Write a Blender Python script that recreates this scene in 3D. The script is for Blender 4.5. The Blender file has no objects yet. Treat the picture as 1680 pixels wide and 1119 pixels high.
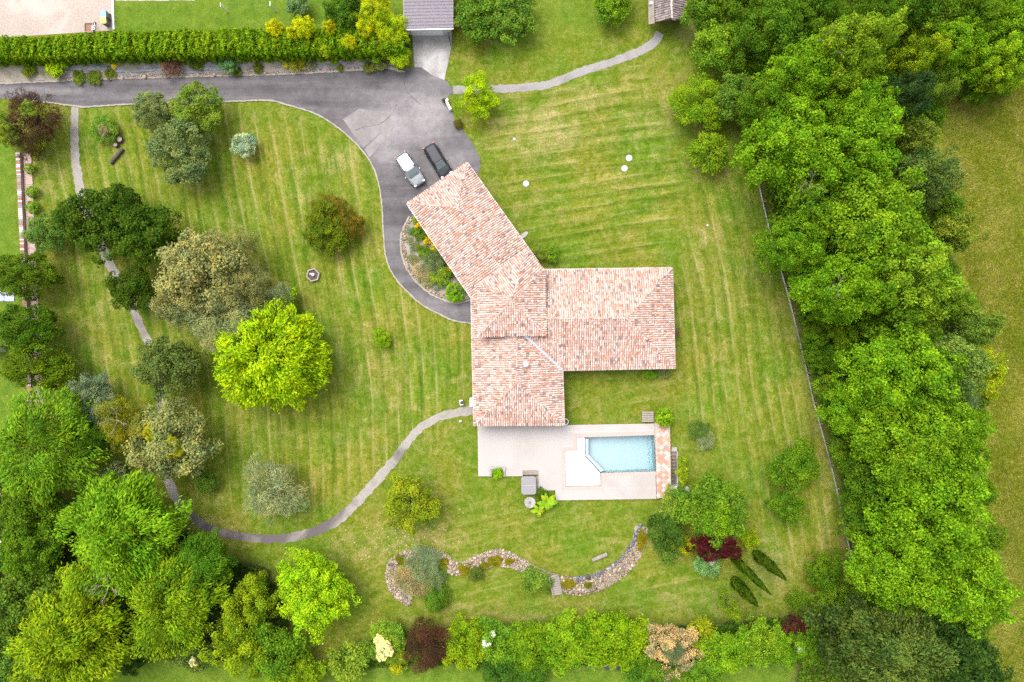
import bpy, bmesh, math, random
import numpy as np
from mathutils import Vector, Matrix
from mathutils.geometry import tessellate_polygon

# ------------------------------------------------------------------ camera, sky, sun, exposure
scene = bpy.context.scene
COL = scene.collection
S = 14.5                       # photograph pixels per metre of ground
H = 1120.0 / S                 # height of the drone above the lawn, metres
cam_data = bpy.data.cameras.new('camera')
cam_data.lens = 24.0; cam_data.sensor_width = 36.0
cam_data.clip_start = 1.0; cam_data.clip_end = 3000.0
cam = bpy.data.objects.new('camera', cam_data)
cam.location = (0, 0, H); cam.rotation_euler = (0, 0, 0)
COL.objects.link(cam); scene.camera = cam

SUN_EL, SUN_AZ = math.radians(62), math.radians(-38)     # azimuth from north (+Y), towards east positive
world = bpy.data.worlds.new('World'); scene.world = world; world.use_nodes = True
wn = world.node_tree.nodes; wl = world.node_tree.links
sky = wn.new('ShaderNodeTexSky'); sky.sky_type = 'NISHITA'; sky.sun_disc = False
sky.sun_elevation = SUN_EL; sky.sun_rotation = SUN_AZ
sky.air_density = 1.0; sky.dust_density = 4.0; sky.ozone_density = 1.0
hsv = wn.new('ShaderNodeHueSaturation'); hsv.inputs['Saturation'].default_value = 0.30
wl.new(sky.outputs[0], hsv.inputs['Color'])
wl.new(hsv.outputs[0], wn['Background'].inputs[0])
wn['Background'].inputs[1].default_value = 0.15
sun_d = bpy.data.lights.new('sun', 'SUN'); sun_d.energy = 1.0; sun_d.angle = math.radians(40)
sun_d.color = (1.0, 0.96, 0.90)
sun = bpy.data.objects.new('sun', sun_d); COL.objects.link(sun)
sdir = Vector((math.sin(SUN_AZ) * math.cos(SUN_EL), math.cos(SUN_AZ) * math.cos(SUN_EL), math.sin(SUN_EL)))
sun.rotation_euler = sdir.to_track_quat('Z', 'Y').to_euler(); sun.location = sdir * 150
scene.view_settings.view_transform = 'Standard'; scene.view_settings.look = 'None'
scene.view_settings.exposure = 1.7; scene.view_settings.gamma = 1.0
scene.view_settings.use_curve_mapping = False
scene.cycles.use_denoising = False
scene.cycles.max_bounces = 6; scene.cycles.diffuse_bounces = 3; scene.cycles.transparent_max_bounces = 8
scene.cycles.caustics_reflective = False; scene.cycles.caustics_refractive = False
scene.render.filter_size = 1.3 if hasattr(scene.render, 'filter_size') else 1.5

rng = np.random.default_rng(7); random.seed(7)
PI = math.pi

def G(px, py, z=0.0):
    """plan position, at height z, of a spot of the survey picture"""
    k = (H - z) / H / S
    return Vector(((px - 840.0) * k, (559.5 - py) * k, z))

# ------------------------------------------------------------------ materials
def new_mat(name):
    m = bpy.data.materials.new(name); m.use_nodes = True
    nt = m.node_tree; b = nt.nodes['Principled BSDF']
    return m, nt, b

def N(nt, kind, **kw):
    n = nt.nodes.new(kind)
    for k, v in kw.items():
        if k in ('inputs',):
            for a, c in v.items(): n.inputs[a].default_value = c
        else: setattr(n, k, v)
    return n

def rgba(c): return (c[0], c[1], c[2], 1.0)

def ramp(nt, fac, stops):
    r = nt.nodes.new('ShaderNodeValToRGB'); e = r.color_ramp.elements
    while len(e) < len(stops): e.new(0.5)
    for i, (p, c) in enumerate(stops):
        e[i].position = p; e[i].color = rgba(c) if len(c) == 3 else c
    nt.links.new(fac, r.inputs[0]); return r

def noise(nt, vec, scale, detail=4, rough=0.6, dist=0.0):
    n = N(nt, 'ShaderNodeTexNoise'); n.inputs['Scale'].default_value = scale
    n.inputs['Detail'].default_value = detail; n.inputs['Roughness'].default_value = rough
    n.inputs['Distortion'].default_value = dist
    nt.links.new(vec, n.inputs['Vector']); return n

def mixc(nt, fac, a, b, mode='MIX'):
    m = nt.nodes.new('ShaderNodeMix'); m.data_type = 'RGBA'; m.blend_type = mode
    for sock, v in ((m.inputs[0], fac), (m.inputs[6], a), (m.inputs[7], b)):
        if hasattr(v, 'is_output'): nt.links.new(v, sock)
        elif isinstance(v, (int, float)): sock.default_value = v
        else: sock.default_value = rgba(v)
    return m.outputs[2]

def math_(nt, op, a, b=None, c=None, clamp=False):
    m = nt.nodes.new('ShaderNodeMath'); m.operation = op; m.use_clamp = clamp
    for i, v in enumerate((a, b, c)):
        if v is None: continue
        if hasattr(v, 'is_output'): nt.links.new(v, m.inputs[i])
        else: m.inputs[i].default_value = v
    return m.outputs[0]

def coords(nt): return nt.nodes.new('ShaderNodeTexCoord').outputs['Object']
def position(nt): return nt.nodes.new('ShaderNodeNewGeometry').outputs['Position']

def bump(nt, b, h, strength=0.4, dist=0.05):
    n = nt.nodes.new('ShaderNodeBump'); n.inputs['Strength'].default_value = strength
    n.inputs['Distance'].default_value = dist
    nt.links.new(h, n.inputs['Height']); nt.links.new(n.outputs[0], b.inputs['Normal'])

def mottled(name, a, b_, scale=2.0, fine=14.0, rough=0.9, stain=None, stain_scale=0.35, spec=0.2, bstr=0.3, stain_lo=0.5, stain_hi=0.68, grain=.25):
    """two-tone weathered surface with fine grain and optional stains"""
    m, nt, b = new_mat(name); P = position(nt)
    n1 = noise(nt, P, scale, 5, 0.65); n2 = noise(nt, P, fine, 3, 0.7)
    f = math_(nt, 'MULTIPLY_ADD', n1.outputs[0], 1.6, -0.3, clamp=True)
    c = mixc(nt, f, a, b_)
    g = ramp(nt, n2.outputs[0], [(0.3, (1 - grain,) * 3), (0.7, (1 + grain * .9,) * 3)])
    c = mixc(nt, 1.0, c, g.outputs[0], 'MULTIPLY')
    if stain is not None:
        n3 = noise(nt, P, stain_scale, 6, 0.6, 0.6)
        s = ramp(nt, n3.outputs[0], [(stain_lo, (0, 0, 0)), (stain_hi, (1, 1, 1))])
        c = mixc(nt, s.outputs[0], c, stain)
    nt.links.new(c, b.inputs['Base Color'])
    b.inputs['Roughness'].default_value = rough; b.inputs['Specular IOR Level'].default_value = spec
    bump(nt, b, n2.outputs[0], bstr, 0.02)
    return m

def plain(name, c, rough=0.6, spec=0.4, metal=0.0, coat=0.0, vary=0.12, scale=6.0):
    m, nt, b = new_mat(name); P = position(nt)
    n = noise(nt, P, scale, 4)
    g = ramp(nt, n.outputs[0], [(0.3, (1 - vary,) * 3), (0.7, (1 + vary,) * 3)])
    nt.links.new(mixc(nt, 1.0, c, g.outputs[0], 'MULTIPLY'), b.inputs['Base Color'])
    b.inputs['Roughness'].default_value = rough; b.inputs['Specular IOR Level'].default_value = spec
    b.inputs['Metallic'].default_value = metal; b.inputs['Coat Weight'].default_value = coat
    return m

def tinted(name, rough=0.85, spec=0.2, lo=0.8, hi=1.2, scale=9.0):
    """colour of the object itself (Object Info colour) with weathering"""
    m, nt, b = new_mat(name); P = position(nt)
    oi = N(nt, 'ShaderNodeObjectInfo')
    n = noise(nt, P, scale, 5, 0.65)
    g = ramp(nt, n.outputs[0], [(0.3, (lo,) * 3), (0.7, (hi,) * 3)])
    nt.links.new(mixc(nt, 1.0, oi.outputs['Color'], g.outputs[0], 'MULTIPLY'), b.inputs['Base Color'])
    b.inputs['Roughness'].default_value = rough; b.inputs['Specular IOR Level'].default_value = spec
    return m

def attr_mat(name, attr, rough=0.85, spec=0.2, fine=20.0, lo=0.8, hi=1.2, lichen=0.0):
    """colour carried per piece by the mesh"""
    m, nt, b = new_mat(name); P = position(nt)
    a = N(nt, 'ShaderNodeAttribute', attribute_name=attr)
    n = noise(nt, P, fine, 3, 0.7)
    g = ramp(nt, n.outputs[0], [(0.3, (lo,) * 3), (0.7, (hi,) * 3)])
    c = mixc(nt, 1.0, a.outputs['Color'], g.outputs[0], 'MULTIPLY')
    if lichen:
        n2 = noise(nt, P, 0.45, 6, 0.7, 0.5); f = ramp(nt, n2.outputs[0], [(0.45, (0, 0, 0)), (0.72, (1, 1, 1))])
        c = mixc(nt, math_(nt, 'MULTIPLY', f.outputs[0], lichen * 1.6), c, (0.20, 0.165, 0.15))
    nt.links.new(c, b.inputs['Base Color'])
    b.inputs['Roughness'].default_value = rough; b.inputs['Specular IOR Level'].default_value = spec
    return m

def foliage_mat():
    m = bpy.data.materials.new('foliage'); m.use_nodes = True; nt = m.node_tree
    b = nt.nodes['Principled BSDF']; out = nt.nodes['Material Output']
    oi = N(nt, 'ShaderNodeObjectInfo')
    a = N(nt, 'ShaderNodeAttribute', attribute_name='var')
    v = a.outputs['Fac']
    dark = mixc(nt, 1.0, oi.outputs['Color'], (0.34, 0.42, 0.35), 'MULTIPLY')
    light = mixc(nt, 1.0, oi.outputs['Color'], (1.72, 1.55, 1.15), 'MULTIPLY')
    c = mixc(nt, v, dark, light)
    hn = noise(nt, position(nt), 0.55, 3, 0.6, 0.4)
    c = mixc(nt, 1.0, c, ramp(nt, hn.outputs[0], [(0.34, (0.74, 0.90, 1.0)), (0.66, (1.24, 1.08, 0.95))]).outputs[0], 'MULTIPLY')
    nt.links.new(c, b.inputs['Base Color'])
    b.inputs['Roughness'].default_value = 0.6; b.inputs['Specular IOR Level'].default_value = 0.05
    t = N(nt, 'ShaderNodeBsdfTranslucent')
    nt.links.new(mixc(nt, 1.0, c, (1.15, 1.2, 0.6), 'MULTIPLY'), t.inputs['Color'])
    mx = N(nt, 'ShaderNodeMixShader'); mx.inputs[0].default_value = 0.34
    nt.links.new(b.outputs[0], mx.inputs[1]); nt.links.new(t.outputs[0], mx.inputs[2])
    nt.links.new(mx.outputs[0], out.inputs['Surface'])
    return m

M = {}
M['foliage'] = foliage_mat()
M['bark'] = mottled('bark', (0.045, 0.034, 0.025), (0.10, 0.082, 0.065), 3, 12)
M['twig'] = mottled('twig', (0.17, 0.14, 0.105), (0.27, 0.225, 0.18), 3, 12)
M['asphalt'] = None
M['concrete'] = mottled('concrete', (0.165, 0.155, 0.15), (0.235, 0.225, 0.217), 0.8, 9, stain=(0.31, 0.296, 0.288), stain_scale=0.5, stain_lo=0.42, stain_hi=0.66)
M['path'] = mottled('path_concrete', (0.165, 0.152, 0.147), (0.215, 0.20, 0.192), 0.9, 8, stain=(0.12, 0.11, 0.105), stain_scale=0.30, stain_lo=0.54, stain_hi=0.70)
M['asphalt_path'] = mottled('path_tarmac', (0.175, 0.158, 0.140), (0.245, 0.222, 0.195), 0.9, 8, stain=(0.085, 0.072, 0.072), stain_scale=0.12, stain_lo=0.5, stain_hi=0.62)
M['edging'] = mottled('edging', (0.18, 0.16, 0.13), (0.27, 0.24, 0.205), 2.5, 10)
M['deck'] = mottled('terrace_screed', (0.268, 0.243, 0.228), (0.295, 0.271, 0.256), 0.25, 5, stain=(0.235, 0.209, 0.190), stain_scale=0.16, rough=0.8, bstr=0.03, grain=.04, stain_lo=0.5, stain_hi=0.75)
M['coping'] = mottled('coping', (0.270, 0.222, 0.192), (0.295, 0.250, 0.222), 0.6, 7, rough=0.8, bstr=0.04, grain=.07)
M['white'] = plain('white_paint', (0.52, 0.52, 0.51), 0.5, 0.4, vary=0.04)
M['liner'] = plain('pool_liner_white', (0.42, 0.43, 0.435), 0.4, 0.4, vary=0.02)
M['basin'] = plain('pool_liner_blue', (0.285, 0.318, 0.330), 0.4, 0.4, vary=0.04)
M['render'] = mottled('wall_render', (0.36, 0.32, 0.27), (0.42, 0.38, 0.33), 1.0, 10)
M['tiles'] = attr_mat('roof_tile_clay', 'piece_col', 0.85, 0.15, 9.0, 0.82, 1.18, 0.30)
M['roofdeck'] = mottled('roof_underlay', (0.14, 0.075, 0.056), (0.20, 0.115, 0.09), 3, 12)
M['gutter'] = plain('zinc_gutter', (0.36, 0.36, 0.37), 0.4, 0.5, 0.5)
M['glass'] = plain('window_glass', (0.05, 0.06, 0.065), 0.08, 0.8, vary=0.02)
M['wood'] = mottled('weathered_wood', (0.15, 0.125, 0.105), (0.24, 0.21, 0.185), 2, 16)
M['darkwood'] = mottled('dark_timber', (0.09, 0.065, 0.05), (0.16, 0.12, 0.095), 2, 16)
M['tint'] = tinted('weathered_piece')
M['tintgloss'] = tinted('moulded_plastic', 0.45, 0.4, 0.95, 1.05, 3.0)
M['slate'] = tinted('slate_slab', 0.8, 0.25, 0.75, 1.25, 7.0)
M['stones'] = attr_mat('rubble_stone', 'piece_col', 0.9, 0.15, 12.0)
M['grassblade'] = attr_mat('grass_blade', 'piece_col', 0.8, 0.12, 2.0, 0.85, 1.15)
M['black'] = plain('black_plastic', (0.015, 0.015, 0.016), 0.5, 0.4)
M['rubber'] = plain('tyre_rubber', (0.02, 0.02, 0.02), 0.85, 0.2)
M['rim'] = plain('alloy', (0.55, 0.55, 0.56), 0.3, 0.5, 0.8)
M['gravel'] = mottled('yard_gravel', (0.24, 0.195, 0.165), (0.29, 0.245, 0.21), 0.5, 6, stain=(0.315, 0.278, 0.248), stain_scale=0.22, bstr=0.4)
M['bedsoil'] = mottled('bed_gravel', (0.19, 0.158, 0.13), (0.25, 0.22, 0.185), 1.2, 9, stain=(0.11, 0.11, 0.045), stain_scale=0.9)
M['soil'] = mottled('dark_soil', (0.05, 0.04, 0.03), (0.10, 0.08, 0.06), 1.5, 9)
M['slabpink'] = mottled('pink_slab', (0.28, 0.195, 0.17), (0.34, 0.245, 0.215), 1.5, 9)
M['fencewhite'] = mottled('fence_board', (0.24, 0.23, 0.22), (0.36, 0.35, 0.34), .6, 8, stain=(.10, .095, .075), stain_scale=.25)

def asphalt_mat():
    m, nt, b = new_mat('asphalt'); P = position(nt)
    mp = N(nt, 'ShaderNodeMapping'); mp.inputs['Scale'].default_value = (0.10, 1.3, 1.0)
    nt.links.new(P, mp.inputs['Vector'])
    n0 = noise(nt, mp.outputs[0], 0.45, 5, 0.6, 0.5)       # streaks along the drive
    n1 = noise(nt, P, 0.22, 6, 0.62, 0.8)                  # big pale worn patches
    n2 = noise(nt, P, 9.0, 3, 0.75)
    n3 = noise(nt, P, 1.3, 4, 0.6)
    c = ramp(nt, n0.outputs[0], [(0.32, (0.040, 0.0362, 0.039)), (0.64, (0.094, 0.0865, 0.090))]).outputs[0]
    w = ramp(nt, n1.outputs[0], [(0.42, (0, 0, 0)), (0.66, (1, 1, 1))]).outputs[0]
    a = N(nt, 'ShaderNodeAttribute', attribute_name='worn')
    w2 = math_(nt, 'MULTIPLY_ADD', a.outputs['Fac'], 0.75, math_(nt, 'MULTIPLY', w, 0.16), clamp=True)
    c = mixc(nt, w2, c, (0.205, 0.188, 0.188))
    c = mixc(nt, 1.0, c, ramp(nt, n3.outputs[0], [(0.3, (0.85,) * 3), (0.7, (1.15,) * 3)]).outputs[0], 'MULTIPLY')
    c = mixc(nt, 1.0, c, ramp(nt, n2.outputs[0], [(0.3, (0.8,) * 3), (0.7, (1.2,) * 3)]).outputs[0], 'MULTIPLY')
    nt.links.new(c, b.inputs['Base Color']); b.inputs['Roughness'].default_value = 0.9
    b.inputs['Specular IOR Level'].default_value = 0.2
    bump(nt, b, n2.outputs[0], 0.4, 0.015)
    return m
M['asphalt'] = asphalt_mat()

def lawn_mat():
    m, nt, b = new_mat('lawn'); P = position(nt)
    mow = N(nt, 'ShaderNodeAttribute', attribute_name='mow')
    msk = N(nt, 'ShaderNodeAttribute', attribute_name='mask')
    s1 = N(nt, 'ShaderNodeSeparateColor'); nt.links.new(mow.outputs['Color'], s1.inputs[0])
    s2 = N(nt, 'ShaderNodeSeparateColor'); nt.links.new(msk.outputs['Color'], s2.inputs[0])
    frs = N(nt, 'ShaderNodeAttribute', attribute_name='woods')
    nb = noise(nt, P, 0.16, 5, 0.6, 0.3); nm = noise(nt, P, 0.9, 6, 0.68, 0.4)
    nm2 = noise(nt, P, 2.3, 5, 0.72, 0.3); nf = noise(nt, P, 5.0, 4, 0.75); nff = noise(nt, P, 16.0, 2, 0.7)
    gm = math_(nt, 'MULTIPLY_ADD', nm2.outputs[0], 0.5, math_(nt, 'MULTIPLY', nm.outputs[0], 0.5))
    g = ramp(nt, gm, [(0.36, (0.046, 0.080, 0.002)), (0.50, (0.092, 0.113, 0.008)), (0.65, (0.155, 0.150, 0.036))]).outputs[0]
    big = ramp(nt, nb.outputs[0], [(0.36, (0.72, 0.98, 0.75)), (0.64, (1.16, 1.02, 1.25))]).outputs[0]
    g = mixc(nt, 1.0, g, big, 'MULTIPLY')
    # straw patches
    nd = noise(nt, P, 0.55, 7, 0.72, 0.8)
    dry = math_(nt, 'ADD', s2.outputs['Red'], math_(nt, 'MULTIPLY_ADD', nd.outputs[0], 3.6, -1.95), clamp=True)
    dry = math_(nt, 'MULTIPLY', dry, math_(nt, 'MULTIPLY_ADD', nf.outputs[0], 1.7, -0.15, clamp=True))
    g = mixc(nt, math_(nt, 'MULTIPLY', dry, 0.9), g, (0.240, 0.190, 0.078))
    # mowing lanes: three directions of travel, blended by the lawn's own weights
    def lanes(ang, curve, period, seed):
        mp = N(nt, 'ShaderNodeMapping'); mp.inputs['Rotation'].default_value = (0, 0, ang)
        nt.links.new(P, mp.inputs['Vector'])
        sx = N(nt, 'ShaderNodeSeparateXYZ'); nt.links.new(mp.outputs[0], sx.inputs[0])
        wob = noise(nt, P, 0.028, 1, 0.4)
        u = math_(nt, 'ADD', sx.outputs['X'], math_(nt, 'MULTIPLY', math_(nt, 'POWER', math_(nt, 'ABSOLUTE', sx.outputs['Y']), 2.0), curve))
        u = math_(nt, 'MULTIPLY_ADD', wob.outputs[0], 5.0, u)
        ph = math_(nt, 'MULTIPLY', u, 2 * PI / period)
        broad = math_(nt, 'SINE', ph)
        mp2 = N(nt, 'ShaderNodeMapping'); mp2.inputs['Rotation'].default_value = (0, 0, ang)
        mp2.inputs['Scale'].default_value = (2.4, 0.16, 1); mp2.inputs['Location'].default_value = (seed, 0, 0)
        mpx = N(nt, 'ShaderNodeCombineXYZ'); nt.links.new(math_(nt, 'MULTIPLY', u, 2.2), mpx.inputs[0])
        nt.links.new(math_(nt, 'MULTIPLY', sx.outputs['Y'], 0.16), mpx.inputs[1]); mpx.inputs[2].default_value = seed
        st = noise(nt, mpx.outputs[0], 0.75, 5, 0.7)
        line = math_(nt, 'POWER', math_(nt, 'MULTIPLY_ADD', math_(nt, 'COSINE', math_(nt, 'MULTIPLY', ph, 1.0)), 0.5, 0.5), 9.0)
        line = math_(nt, 'MULTIPLY', line, math_(nt, 'MULTIPLY_ADD', st.outputs[0], 6.5, -3.0, clamp=True))
        mp3 = N(nt, 'ShaderNodeCombineXYZ'); nt.links.new(math_(nt, 'MULTIPLY', u, 5.5), mp3.inputs[0])
        nt.links.new(math_(nt, 'MULTIPLY', sx.outputs['Y'], 0.45), mp3.inputs[1]); mp3.inputs[2].default_value = seed + 40
        st2 = noise(nt, mp3.outputs[0], 0.8, 4, 0.7)
        streak = math_(nt, 'ADD', math_(nt, 'MULTIPLY_ADD', st.outputs[0], 4.6, -2.3), math_(nt, 'MULTIPLY_ADD', st2.outputs[0], 3.0, -1.5))
        return broad, line, streak
    tot_b = tot_l = tot_s = None
    for ch, (ang, curve, period, seed) in (('Red', (math.radians(6), 0.0016, 1.55, 3.1)), ('Green', (math.radians(104), 0.0030, 1.4, 8.3)), ('Blue', (math.radians(11), 0.0008, 1.5, 15.7))):
        br, ln, sk = lanes(-ang, curve, period, seed)
        w = s1.outputs[ch]
        a1, a2, a3 = math_(nt, 'MULTIPLY', br, w), math_(nt, 'MULTIPLY', ln, w), math_(nt, 'MULTIPLY', sk, w)
        tot_b = a1 if tot_b is None else math_(nt, 'ADD', tot_b, a1)
        tot_l = a2 if tot_l is None else math_(nt, 'ADD', tot_l, a2)
        tot_s = a3 if tot_s is None else math_(nt, 'ADD', tot_s, a3)
    lane = math_(nt, 'MULTIPLY_ADD', tot_b, 0.10, math_(nt, 'MULTIPLY_ADD', tot_s, 0.28, 1.0))
    cmb = N(nt, 'ShaderNodeCombineColor')
    for i, k in enumerate((1.25, 0.85, 1.7)): nt.links.new(math_(nt, 'POWER', math_(nt, 'MAXIMUM', lane, 0.3), k), cmb.inputs[i])
    g = mixc(nt, 1.0, g, cmb.outputs[0], 'MULTIPLY')
    g = mixc(nt, math_(nt, 'MULTIPLY', tot_l, 0.55, clamp=True), g, (0.235, 0.198, 0.082))
    # rich watered grass, rough meadow, woodland floor
    lush = ramp(nt, nm.outputs[0], [(0.3, (0.045, 0.092, 0.006)), (0.7, (0.095, 0.145, 0.014))]).outputs[0]
    g = mixc(nt, s2.outputs['Blue'], g, lush)
    mea = ramp(nt, gm, [(0.38, (0.046, 0.070, 0.001)), (0.5, (0.098, 0.112, 0.003)), (0.63, (0.190, 0.165, 0.045))]).outputs[0]
    nbm = noise(nt, P, 0.11, 5, 0.65, 0.6)
    mea = mixc(nt, 1.0, mea, ramp(nt, nbm.outputs[0], [(0.36, (0.66, 0.80, 0.6)), (0.64, (1.12, 0.98, 1.1))]).outputs[0], 'MULTIPLY')
    g = mixc(nt, s2.outputs['Green'], g, mea)
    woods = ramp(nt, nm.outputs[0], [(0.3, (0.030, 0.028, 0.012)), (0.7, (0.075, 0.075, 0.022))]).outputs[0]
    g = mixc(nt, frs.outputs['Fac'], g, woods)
    g = mixc(nt, 1.0, g, ramp(nt, nf.outputs[0], [(0.25, (0.66,) * 3), (0.75, (1.34,) * 3)]).outputs[0], 'MULTIPLY')
    g = mixc(nt, 1.0, g, ramp(nt, nff.outputs[0], [(0.25, (0.72,) * 3), (0.75, (1.28,) * 3)]).outputs[0], 'MULTIPLY')
    nt.links.new(g, b.inputs['Base Color']); b.inputs['Roughness'].default_value = 0.95
    b.inputs['Specular IOR Level'].default_value = 0.08
    bump(nt, b, math_(nt, 'ADD', nf.outputs[0], nff.outputs[0]), 0.55, 0.06)
    return m
M['lawn'] = lawn_mat()

def water_mat():
    m = bpy.data.materials.new('pool_water'); m.use_nodes = True; nt = m.node_tree; nt.nodes.clear()
    out = N(nt, 'ShaderNodeOutputMaterial'); tr = N(nt, 'ShaderNodeBsdfTransparent')
    tr.inputs[0].default_value = (0.92, 0.982, 0.99, 1)
    gl = N(nt, 'ShaderNodeBsdfGlossy'); gl.inputs['Roughness'].default_value = 0.04
    fr = N(nt, 'ShaderNodeFresnel'); fr.inputs[0].default_value = 1.33
    P = position(nt); n = noise(nt, P, 1.6, 3, 0.5, 0.5)
    bp = N(nt, 'ShaderNodeBump'); bp.inputs['Strength'].default_value = 0.05; bp.inputs['Distance'].default_value = 0.03
    nt.links.new(n.outputs[0], bp.inputs['Height']); nt.links.new(bp.outputs[0], gl.inputs['Normal'])
    bf = N(nt, 'ShaderNodeNewGeometry'); mx = N(nt, 'ShaderNodeMixShader')
    nt.links.new(math_(nt, 'MULTIPLY', fr.outputs[0], math_(nt, 'SUBTRACT', 1.0, bf.outputs['Backfacing'])), mx.inputs[0])
    nt.links.new(tr.outputs[0], mx.inputs[1]); nt.links.new(gl.outputs[0], mx.inputs[2])
    nt.links.new(mx.outputs[0], out.inputs['Surface'])
    va = N(nt, 'ShaderNodeVolumeAbsorption'); va.inputs['Color'].default_value = (0.35, 0.86, 0.95, 1); va.inputs['Density'].default_value = 0.08
    nt.links.new(va.outputs[0], out.inputs['Volume'])
    return m
M['water'] = water_mat()

# ------------------------------------------------------------------ object helpers
def tag(o, label=None, cat=None, group=None, kind=None):
    if label: o['label'] = label
    if cat: o['category'] = cat
    if group: o['group'] = group
    if kind: o['kind'] = kind
    return o

def link(name, me, mat=None, parent=None, smooth=False):
    o = bpy.data.objects.new(name, me); COL.objects.link(o)
    if mat is not None and len(me.materials) == 0: me.materials.append(mat)
    if parent is not None: o.parent = parent
    if smooth and len(me.polygons): me.polygons.foreach_set('use_smooth', np.ones(len(me.polygons), bool))
    return o

def empty(name, loc, rz=0.0, label=None, cat=None, group=None):
    o = bpy.data.objects.new(name, None); COL.objects.link(o); o.empty_display_size = 0.3
    o.location = loc; o.rotation_euler = (0, 0, rz)
    return tag(o, label, cat, group)

def set_world_parent(o, parent):
    """parent a mesh whose vertices are in world coordinates"""
    o.parent = parent
    o.matrix_parent_inverse = (Matrix.Translation(parent.location) @ parent.rotation_euler.to_matrix().to_4x4()).inverted()
    return o

def pydata(name, v, f, mat=None, parent=None, smooth=False):
    me = bpy.data.meshes.new(name); me.from_pydata([tuple(p) for p in v], [], f); me.update()
    return link(name, me, mat, parent, smooth)

class MB:
    """collects shapes, then becomes ONE mesh object"""
    def __init__(s): s.v = []; s.f = []
    def add(s, v, f):
        k = len(s.v); s.v += [Vector(p) for p in v]; s.f += [tuple(i + k for i in q) for q in f]; return s
    def box(s, c, size, rz=0.0, tilt=None):
        R = Matrix.Rotation(rz, 3, 'Z') if tilt is None else tilt
        v = [Vector(c) + R @ Vector((sx * size[0] / 2, sy * size[1] / 2, sz * size[2] / 2)) for sz in (-1, 1) for sx, sy in ((-1, -1), (1, -1), (1, 1), (-1, 1))]
        return s.add(v, [(0, 3, 2, 1), (4, 5, 6, 7), (0, 1, 5, 4), (1, 2, 6, 5), (2, 3, 7, 6), (3, 0, 4, 7)])
    def beam(s, a, b, w, h=None, up=Vector((0, 0, 1))):
        a, b = Vector(a), Vector(b); d = (b - a); L = d.length; d.normalize()
        x = d.cross(up)
        if x.length < 1e-4: x = Vector((1, 0, 0))
        x.normalize(); y = x.cross(d)
        return s.box((a + b) / 2, (w, h or w, L), tilt=Matrix((x, y, d)).transposed())
    def tube(s, pts, radii, n=6, cap=True):
        pts = [Vector(p) for p in pts]; k = len(s.v)
        for i, p in enumerate(pts):
            d = (pts[min(i + 1, len(pts) - 1)] - pts[max(i - 1, 0)]).normalized()
            x = d.cross(Vector((0.3, 0.9, 0.2))).normalized(); y = d.cross(x)
            for j in range(n):
                a = 2 * PI * j / n; s.v.append(p + (x * math.cos(a) + y * math.sin(a)) * radii[i])
        for i in range(len(pts) - 1):
            for j in range(n):
                s.f.append((k + i * n + j, k + i * n + (j + 1) % n, k + (i + 1) * n + (j + 1) % n, k + (i + 1) * n + j))
        if cap:
            s.f.append(tuple(k + j for j in reversed(range(n)))); s.f.append(tuple(k + (len(pts) - 1) * n + j for j in range(n)))
        return s
    def lathe(s, c, prof, n=16):
        c = Vector(c); k = len(s.v)
        for r, z in prof:
            for j in range(n):
                a = 2 * PI * j / n; s.v.append(c + Vector((r * math.cos(a), r * math.sin(a), z)))
        for i in range(len(prof) - 1):
            for j in range(n):
                s.f.append((k + i * n + j, k + i * n + (j + 1) % n, k + (i + 1) * n + (j + 1) % n, k + (i + 1) * n + j))
        s.f.append(tuple(k + j for j in reversed(range(n)))); s.f.append(tuple(k + (len(prof) - 1) * n + j for j in range(n)))
        return s
    def prism(s, poly, z0, z1, holes=()):
        """poly: list of xy; closed solid, optional holes"""
        loops = [[Vector((p[0], p[1], 0)) for p in poly]] + [[Vector((p[0], p[1], 0)) for p in h] for h in holes]
        tri = tessellate_polygon(loops); flat = [p for l in loops for p in l]; n = len(flat); k = len(s.v)
        s.v += [Vector((p.x, p.y, z0)) for p in flat] + [Vector((p.x, p.y, z1)) for p in flat]
        for t in tri:
            a, b, c = (flat[i] for i in t)
            if (b - a).cross(c - a).z < 0: t = (t[0], t[2], t[1])
            s.f.append(tuple(k + n + i for i in t)); s.f.append(tuple(k + i for i in reversed(t)))
        o = 0
        for li, l in enumerate(loops):
            m = len(l); area = sum(l[i].x * l[(i + 1) % m].y - l[(i + 1) % m].x * l[i].y for i in range(m))
            flip = (area < 0) != (li > 0)
            for i in range(m):
                a, b = k + o + i, k + o + (i + 1) % m
                q = (a, b, b + n, a + n); s.f.append(tuple(reversed(q)) if flip else q)
            o += m
        return s
    def build(s, name, mat, parent=None, smooth=False, bevel=0.0, world=False):
        o = pydata(name, s.v, s.f, mat, None, smooth)
        if parent is not None:
            if world: set_world_parent(o, parent)
            else: o.parent = parent
        if bevel:
            md = o.modifiers.new('bevel', 'BEVEL'); md.width = bevel; md.segments = 2; md.limit_method = 'ANGLE'
        return o

def copy_tree(o, parent=None):
    c = o.copy(); COL.objects.link(c); c.parent = parent
    if parent is not None: c.matrix_parent_inverse = o.matrix_parent_inverse.copy()
    for ch in list(o.children): copy_tree(ch, c)
    return c

def spline(pts, step=6):
    """Catmull-Rom through pixel points"""
    P = [np.array(p, float) for p in pts]; P = [2 * P[0] - P[1]] + P + [2 * P[-1] - P[-2]]; out = []
    for i in range(1, len(P) - 2):
        p0, p1, p2, p3 = P[i - 1:i + 3]; n = max(2, int(np.linalg.norm(p2 - p1) / step))
        for t in np.linspace(0, 1, n, endpoint=False):
            out.append(0.5 * ((2 * p1) + (p2 - p0) * t + (2 * p0 - 5 * p1 + 4 * p2 - p3) * t * t + (3 * p1 - p0 - 3 * p2 + p3) * t ** 3))
    out.append(P[-2]); return out

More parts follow.
